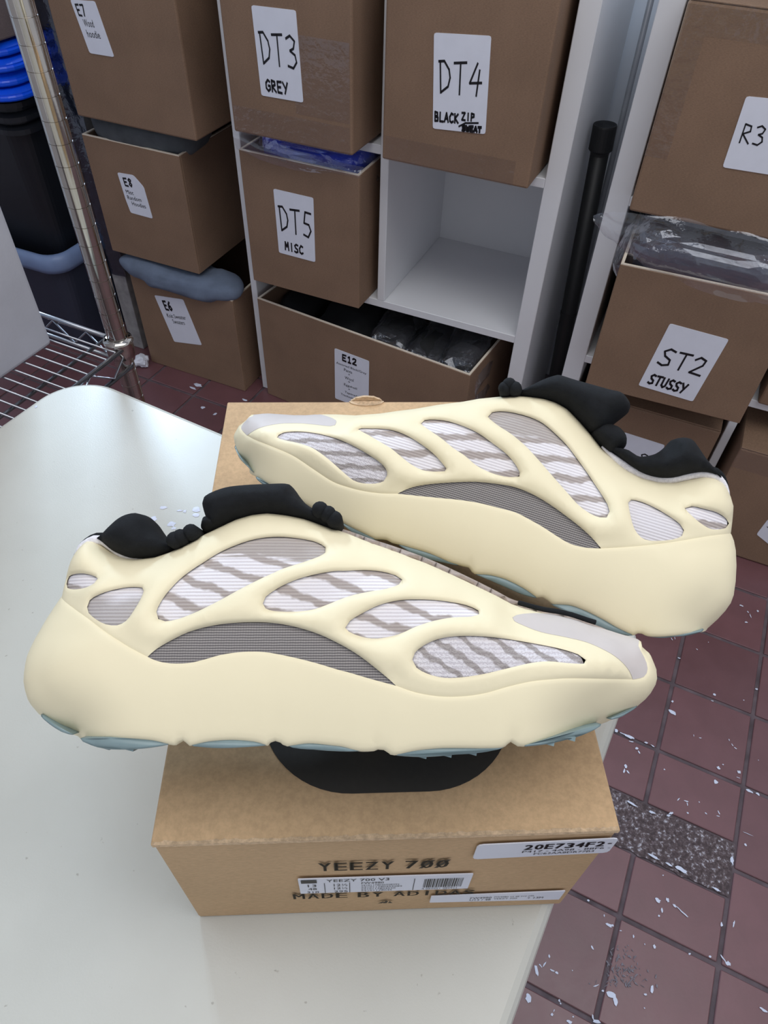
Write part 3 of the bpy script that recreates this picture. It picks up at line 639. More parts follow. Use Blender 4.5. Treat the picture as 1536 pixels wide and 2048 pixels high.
def wire(name, p, q, r, seg=8):
    k = (name, tuple(round(b-a, 4) for a, b in zip(p, q)), r)
    if k not in wm:
        bm = tubebm([(0, 0, 0), tuple(b-a for a, b in zip(p, q))], r, seg); me = bpy.data.meshes.new(name); bm.to_mesh(me); bm.free(); me.materials.append(MATS['wire_steel'])
        for f in me.polygons: f.use_smooth = True
        wm[k] = me
    return obj(name, wm[k], None, rack, p)
def shelf(z):
    for x in (0, -RW):
        for y in (0, -RD):
            bm = bmesh.new(); prof = [(0.0148, -0.020), (0.0190, -0.018), (0.0200, 0.002), (0.0215, 0.006), (0.0200, 0.010), (0.0165, 0.011), (0.0150, 0.004)]
            add_tube(bm, [(0, 0, h) for r, h in prof], [r for r, h in prof], 24, False); obj('collar', bm, 'chrome', rack, (x, y, z), smooth=True)
    for x in (0.014, -RW-0.014):
        wire('truss_wire', (x, 0, z), (x, -RD, z), 0.0032); wire('truss_wire', (x, 0, z-0.034), (x, -RD, z-0.034), 0.0032)
        bm = bmesh.new(); n = 24; add_tube(bm, [(0, -RD*k/n, -0.032 if k % 2 else -0.002) for k in range(n+1)], 0.0018, 6); obj('zigzag_wire', bm, 'wire_steel', rack, (x, 0, z), smooth=True)
    for y in (0.006, -RD-0.006):
        wire('truss_wire', (0.014, y, z), (-RW-0.014, y, z), 0.0036); wire('truss_wire', (0.014, y-0.004, z-0.032), (-RW-0.014, y-0.004, z-0.032), 0.0030)
        bm = bmesh.new(); n = 14; add_tube(bm, [(-RW*k/n, 0, -0.031 if k % 2 else -0.002) for k in range(n+1)], 0.0018, 6); obj('zigzag_wire', bm, 'wire_steel', rack, (0, y-0.002, z), smooth=True)
    for x in (-0.030, -RW/2, -RW+0.03): wire('cross_bar', (x, 0.0, z-0.004), (x, -RD, z-0.004), 0.0026)
    y = -0.020
    while y > -RD+0.01:
        wire('deck_wire', (0.014, y, z+0.0005), (-RW-0.014, y, z+0.0005), 0.0016, 6); y -= 0.0192
shelf(0.66); shelf(1.38)
fb = obj('foam_box', boxbm(-0.36, 0, -0.46, 0, 0, 0.42, 0.006, 3), 'styrofoam')
M = place_matrix(Vector((-0.392, 0.86, 0)), RK); fb.location = M @ Vector((-0.079, -0.046, 0.6625)); fb.rotation_euler = (0, 0, RK)
tag(fb, 'pale grey foam box standing on the wire rack shelf at the left edge', 'box')

# ------------------------------------------------------------------ folding table
TB = math.radians(-27.0); table = thing('folding_table', 'off-white plastic folding table with rounded corners under the shoe box', 'table', (0, 0, 0), TB)
ZT = 0.726; tx0, tx1, ty0, ty1 = -0.663, 0.0527, -1.10, 0.455
P = [(x+(tx0+tx1)/2, y+(ty0+ty1)/2) for x, y in rrect(tx1-tx0, ty1-ty0, 0.062, 12)]
def inset(k): return [(x+(tx0+tx1)/2, y+(ty0+ty1)/2) for x, y in rrect(tx1-tx0-2*k, ty1-ty0-2*k, max(0.01, 0.062-k), 12)]
secs = []
for k, z in ((0.012, ZT-0.046), (0.002, ZT-0.044), (0.0, ZT-0.038), (0.0, ZT-0.009), (0.0012, ZT-0.005), (0.004, ZT-0.0015), (0.008, ZT)): secs.append([(x, y, z) for x, y in inset(k)])
obj('table_top', loft(secs), 'table_plastic', table, smooth=False)
for sx in (tx0+0.10, tx1-0.10):
    for sy in (ty0+0.25, ty1-0.30):
        obj('leg', tubebm([(sx, sy, 0.0), (sx, sy, ZT-0.044)], 0.0125, 14), 'pipe_grey', table, smooth=True)
for sy in (ty0+0.25, ty1-0.30): obj('leg_brace', tubebm([(tx0+0.10, sy, 0.12), (tx1-0.10, sy, 0.12)], 0.009, 12), 'pipe_grey', table, smooth=True)
bm = bmesh.new()
z5 = lambda x, y: (x/3.413, 740+y/3.413)
for k, (x, y, a, b, t) in enumerate([(1115,940,26,11,.1),(1230,962,22,7,.2),(1262,965,12,9,0),(1340,955,28,22,.2),(1338,990,20,16,0),(1050,1018,24,18,-.4),(1170,1052,28,20,-.3),(1186,1082,18,11,.2),(245,252,11,8,0)]):
    X, Y = z5(x, y); p = at_z(X, Y, ZT); q = at_z(X+a/3.413, Y, ZT); r = at_z(X, Y+b/3.413, ZT)
    l = Matrix.Rotation(-TB, 3, 'Z') @ Vector((p[0], p[1], 0))
    blob(bm, l.x, l.y, ZT+0.0003, np.hypot(*(q-p)[:2]), np.hypot(*(r-p)[:2]), t-TB, 70+k)
obj('paint_drops', bm, 'paint_white', table, label='dried white paint drops on the table', kind='stuff')

# ------------------------------------------------------------------ shoe box
tl = at_z(301, 1687, ZT+0.146); tr = at_z(1243, 1668, ZT+0.146); BW = float(np.hypot(*(tr-tl)[:2])); BA = math.radians(4.0); BD, BH = 0.361, 0.146
bloc = Vector(((tl[0]+tr[0])/2, (tl[1]+tr[1])/2, ZT+0.0004)); BM_ = place_matrix(bloc, BA)
sb = thing('shoe_box', 'kraft brown shoe box with printed front and black pill shape on its lid', 'box', bloc, BA)
w2 = BW/2
obj('box_wall', boxbm(-w2+.0008, w2-.0008, .0008, BD-.0008, 0, BH-0.0026, 0.002, 2), 'kraft', sb)
obj('lid', boxbm(-w2, w2, 0, BD, BH-0.0026, BH, 0.0012, 2), 'kraft', sb)
bm = bmesh.new(); rr = random.Random(8); n = 120
top = []; bot = []
for k in range(n+1):
    x = -w2+.001+(BW-.002)*k/n; a = 0.0016+0.0011*rr.random()
    top.append(bm.verts.new((x, a, BH+0.00015))); bot.append(bm.verts.new((x, -0.00025, BH-0.0012-0.0007*rr.random())))
mid = [bm.verts.new((v.co.x, 0.0003, BH+0.0001)) for v in top]
for k in range(n): bm.faces.new((bot[k], bot[k+1], mid[k+1], mid[k])); bm.faces.new((mid[k], mid[k+1], top[k+1], top[k]))
obj('worn_crease', bm, 'kraft_torn', sb, label='pale rubbed crease along the front edge of the lid')
def lid_px(x, y):
    p = BM_.inverted() @ Vector(at_z(x, y, ZT+BH)); return p.x, p.y
L_, R_, B_ = lid_px(520, 1495)[0], lid_px(1032, 1490)[0], lid_px(740, 1587)[1]
pr_, pd_ = 0.052, 0.125; pc = ((L_+R_)/2, B_+pd_/2)
pill = [(x+pc[0], y+pc[1]) for x, y in rrect(R_-L_, pd_, pr_, 14)]
obj('lid_print', prism(pill, BH+0.0001, BH+0.0006, lambda x, y, h: Vector((x, y, h))), 'pill_print', sb, label='black rounded shape printed on the lid')
# torn tuck tab at the far edge of the lid
Mb = BM_ @ Matrix.Translation((0, BD, 0)); ta = front_px(Mb, 699, 799)[0]; tb = front_px(Mb, 767, 797)[0]; tc = (ta+tb)/2; tr_ = (tb-ta)/2
poly = [(tc+tr_*math.cos(math.pi*k/14), BH-0.003+tr_*0.55*math.sin(math.pi*k/14)*(1+0.05*math.sin(k*2.7))) for k in range(15)]
obj('tuck_tab', prism(poly, 0.0002, 0.0022, lambda x, y, h: Vector((x, BD+h, y))), 'kraft_torn', sb, label='torn half-round tuck tab')
obj('tab_notch', prism([(tc+tr_*1.03*math.cos(math.pi*k/14), -tr_*0.42*math.sin(math.pi*k/14)) for k in range(15)], BH+0.0001, BH+0.0007, lambda x, y, h: Vector((x, BD+y, h))), 'kraft_torn', sb)
FF = lambda h: (lambda x, y: Vector((x, h, y)))
def front_rect(TL, TR, BR, BL):
    q = [front_px(BM_, *p) for p in (TL, TR, BR, BL)]
    x0 = (q[0][0]+q[3][0])/2; x1 = (q[1][0]+q[2][0])/2
    return [(x0, q[0][1]), (x1, q[1][1]), (x1, q[2][1]), (x0, q[3][1])]
def rect(bm, m, a, b, c, d): bm.faces.new([bm.verts.new(m(*p)) for p in ((a, b), (c, b), (c, d), (a, d))])
def bold(bm, text, quad, h, dx=0.010, slant=0.0, widths=None):
    m = bilin(quad, FF(h)); n = len(text); tot = sum(0.55 if c == ' ' else 1 for c in text); x = 0
    for ch in text:
        cw = (0.55 if ch == ' ' else 1)/tot
        if ch == '-': rect(bm, m, x+cw*0.2, 0.42, x+cw*0.6, 0.56)
        elif ch != ' ':
            k = 0.30 if ch == 'I' else 1
            for e in (0, dx/2, dx): typed(bm, ch, x+cw*0.07+e+cw*(1-k)*0.4, x+cw*(0.83 if k == 1 else 0.5)+e, 0, 1, m, slant)
        x += cw
    return m
q1 = front_rect((628.4,1725.5),(902,1718),(899,1733),(640,1741))
bm = bmesh.new(); m = bold(bm, 'YEEZY 700', q1, -0.0004)
cw = 1/8.55
ribbon(bm, [(cw*3.15, .62), (cw*3.80, .42)], .10*cw*2, m)
for k in (6.55, 7.55): ribbon(bm, [(cw*(k+.12), 1.02), (cw*(k+.85), -.02)], .03, m)
obj('box_print', bm, 'print_ink', sb, label='dark printed wording YEEZY 700')
q2 = front_rect((578,1787.5),(954,1778),(950,1786),(590,1797)); bm = bmesh.new(); bold(bm, 'MADE BY ADIDAS', q2, -0.0004, 0.006)
obj('box_print', bm, 'print_ink', sb, label='dark printed wording MADE BY ADIDAS')
qx = front_rect((752,1800),(788,1799),(785,1804.5),(755,1805.5)); m = bilin(qx, FF(-0.0004)); bm = bmesh.new()
for s in ([(.05,1),(.35,.35),(.5,.6),(.3,1)], [(.38,1),(.55,.0),(.68,.35),(.60,1)], [(.68,1),(.78,.3),(.97,1)]): bm.faces.new([bm.verts.new(m(*p)) for p in s])
obj('box_print', bm, 'print_ink', sb, label='small printed peak emblem')
def sticker(quad, name, lab, r=0.002):
    P = [Vector(p) for p in quad]; out = []
    for i in range(4):
        a, b, d = P[i-1], P[i], P[(i+1) % 4]
        out += [tuple(b+(a-b).normalized()*r), tuple(b+((a-b).normalized()+(d-b).normalized())*r*0.3), tuple(b+(d-b).normalized()*r)]
    return obj(name, prism(out, -0.0005, -0.0011, lambda x, y, h: Vector((x, h, y))), 'paper', sb, label=lab)
# size label
q = front_rect((594,1755),(945,1744),(936,1773),(603,1783.5)); s = sticker(q, 'size_label', 'white size label with barcode', 0.0004); m = bilin(q, FF(-0.0014)); bm = bmesh.new()
def rect(bm, m, a, b, c, d): bm.faces.new([bm.verts.new(m(*p)) for p in ((a, b), (c, b), (c, d), (a, d))])
rect(bm, m, .015, .05, .105, .26)
typed(bm, 'YEEZY 700 V3', .16, .52, .06, .22, m)
for (tx, a, b, c, d) in [('13', .05, .10, .36, .52), ('12½', .20, .28, .36, .52), ('48', .05, .10, .60, .74), ('12½', .20, .28, .60, .74), ('310', .04, .11, .83, .96), ('295', .20, .28, .83, .96), ('FW4980', .36, .49, .30, .42)]: typed(bm, tx, a, b, c, d, m)
for x in (.145, .29, .665): rect(bm, m, x, .28 if x < .6 else .16, x+.004, .98 if x < .6 else .96)
for k, w_ in enumerate((.46, .50, .42, .38)): typed(bm, '5910117804550829384'[:17-2*k], .36, .36+w_*0.48, .48+.125*k, .555+.125*k, m)
rb = random.Random(3); x = .725
while x < .955: w_ = rb.choice((.003, .005, .008)); rect(bm, m, x, .22, x+w_, .80); x += w_+rb.choice((.004, .006))
typed(bm, '4 062051 482911', .72, .93, .85, .93, m)
obj('label_print', bm, 'ink', s)
q = front_rect((952,1686.5),(1234.6,1672.8),(1218,1701),(947.4,1714.7)); s = sticker(q, 'code_sticker', 'white code sticker at the top right of the box front', 0.003); m = bilin(q, FF(-0.0014)); bm = bmesh.new()
bold(bm, '20E734F2-', [m(*p).xz for p in ((.34,.14),(1.0,.14),(1.0,.46),(.34,.46))], -0.0014, 0.012); typed(bm, 'P417 - 4A98 - 88F6 -', .345, .985, .54, .66, m); typed(bm, 'FC62AA8DR77B3', .44, .88, .73, .85, m)
obj('label_print', bm, 'ink', s)
q = front_rect((861,1789.5),(1133.4,1778.2),(1114,1795.5),(860,1801.5)); s = sticker(q, 'price_sticker', 'long white sticker at the bottom right of the box front', 0.0005); m = bilin(q, FF(-0.0014)); bm = bmesh.new()
typed(bm, 'FW4980', .30, .46, .34, .54, m); typed(bm, 'U13 / 48', .30, .46, .62, .82, m); typed(bm, 'FW4980 13 48 310 295', .48, .78, .34, .46, m); typed(bm, 'YEEZY 700', .48, .66, .58, .70, m); typed(bm, '+ 13M', .74, .86, .56, .74, m)
obj('label_print', bm, 'ink', s)

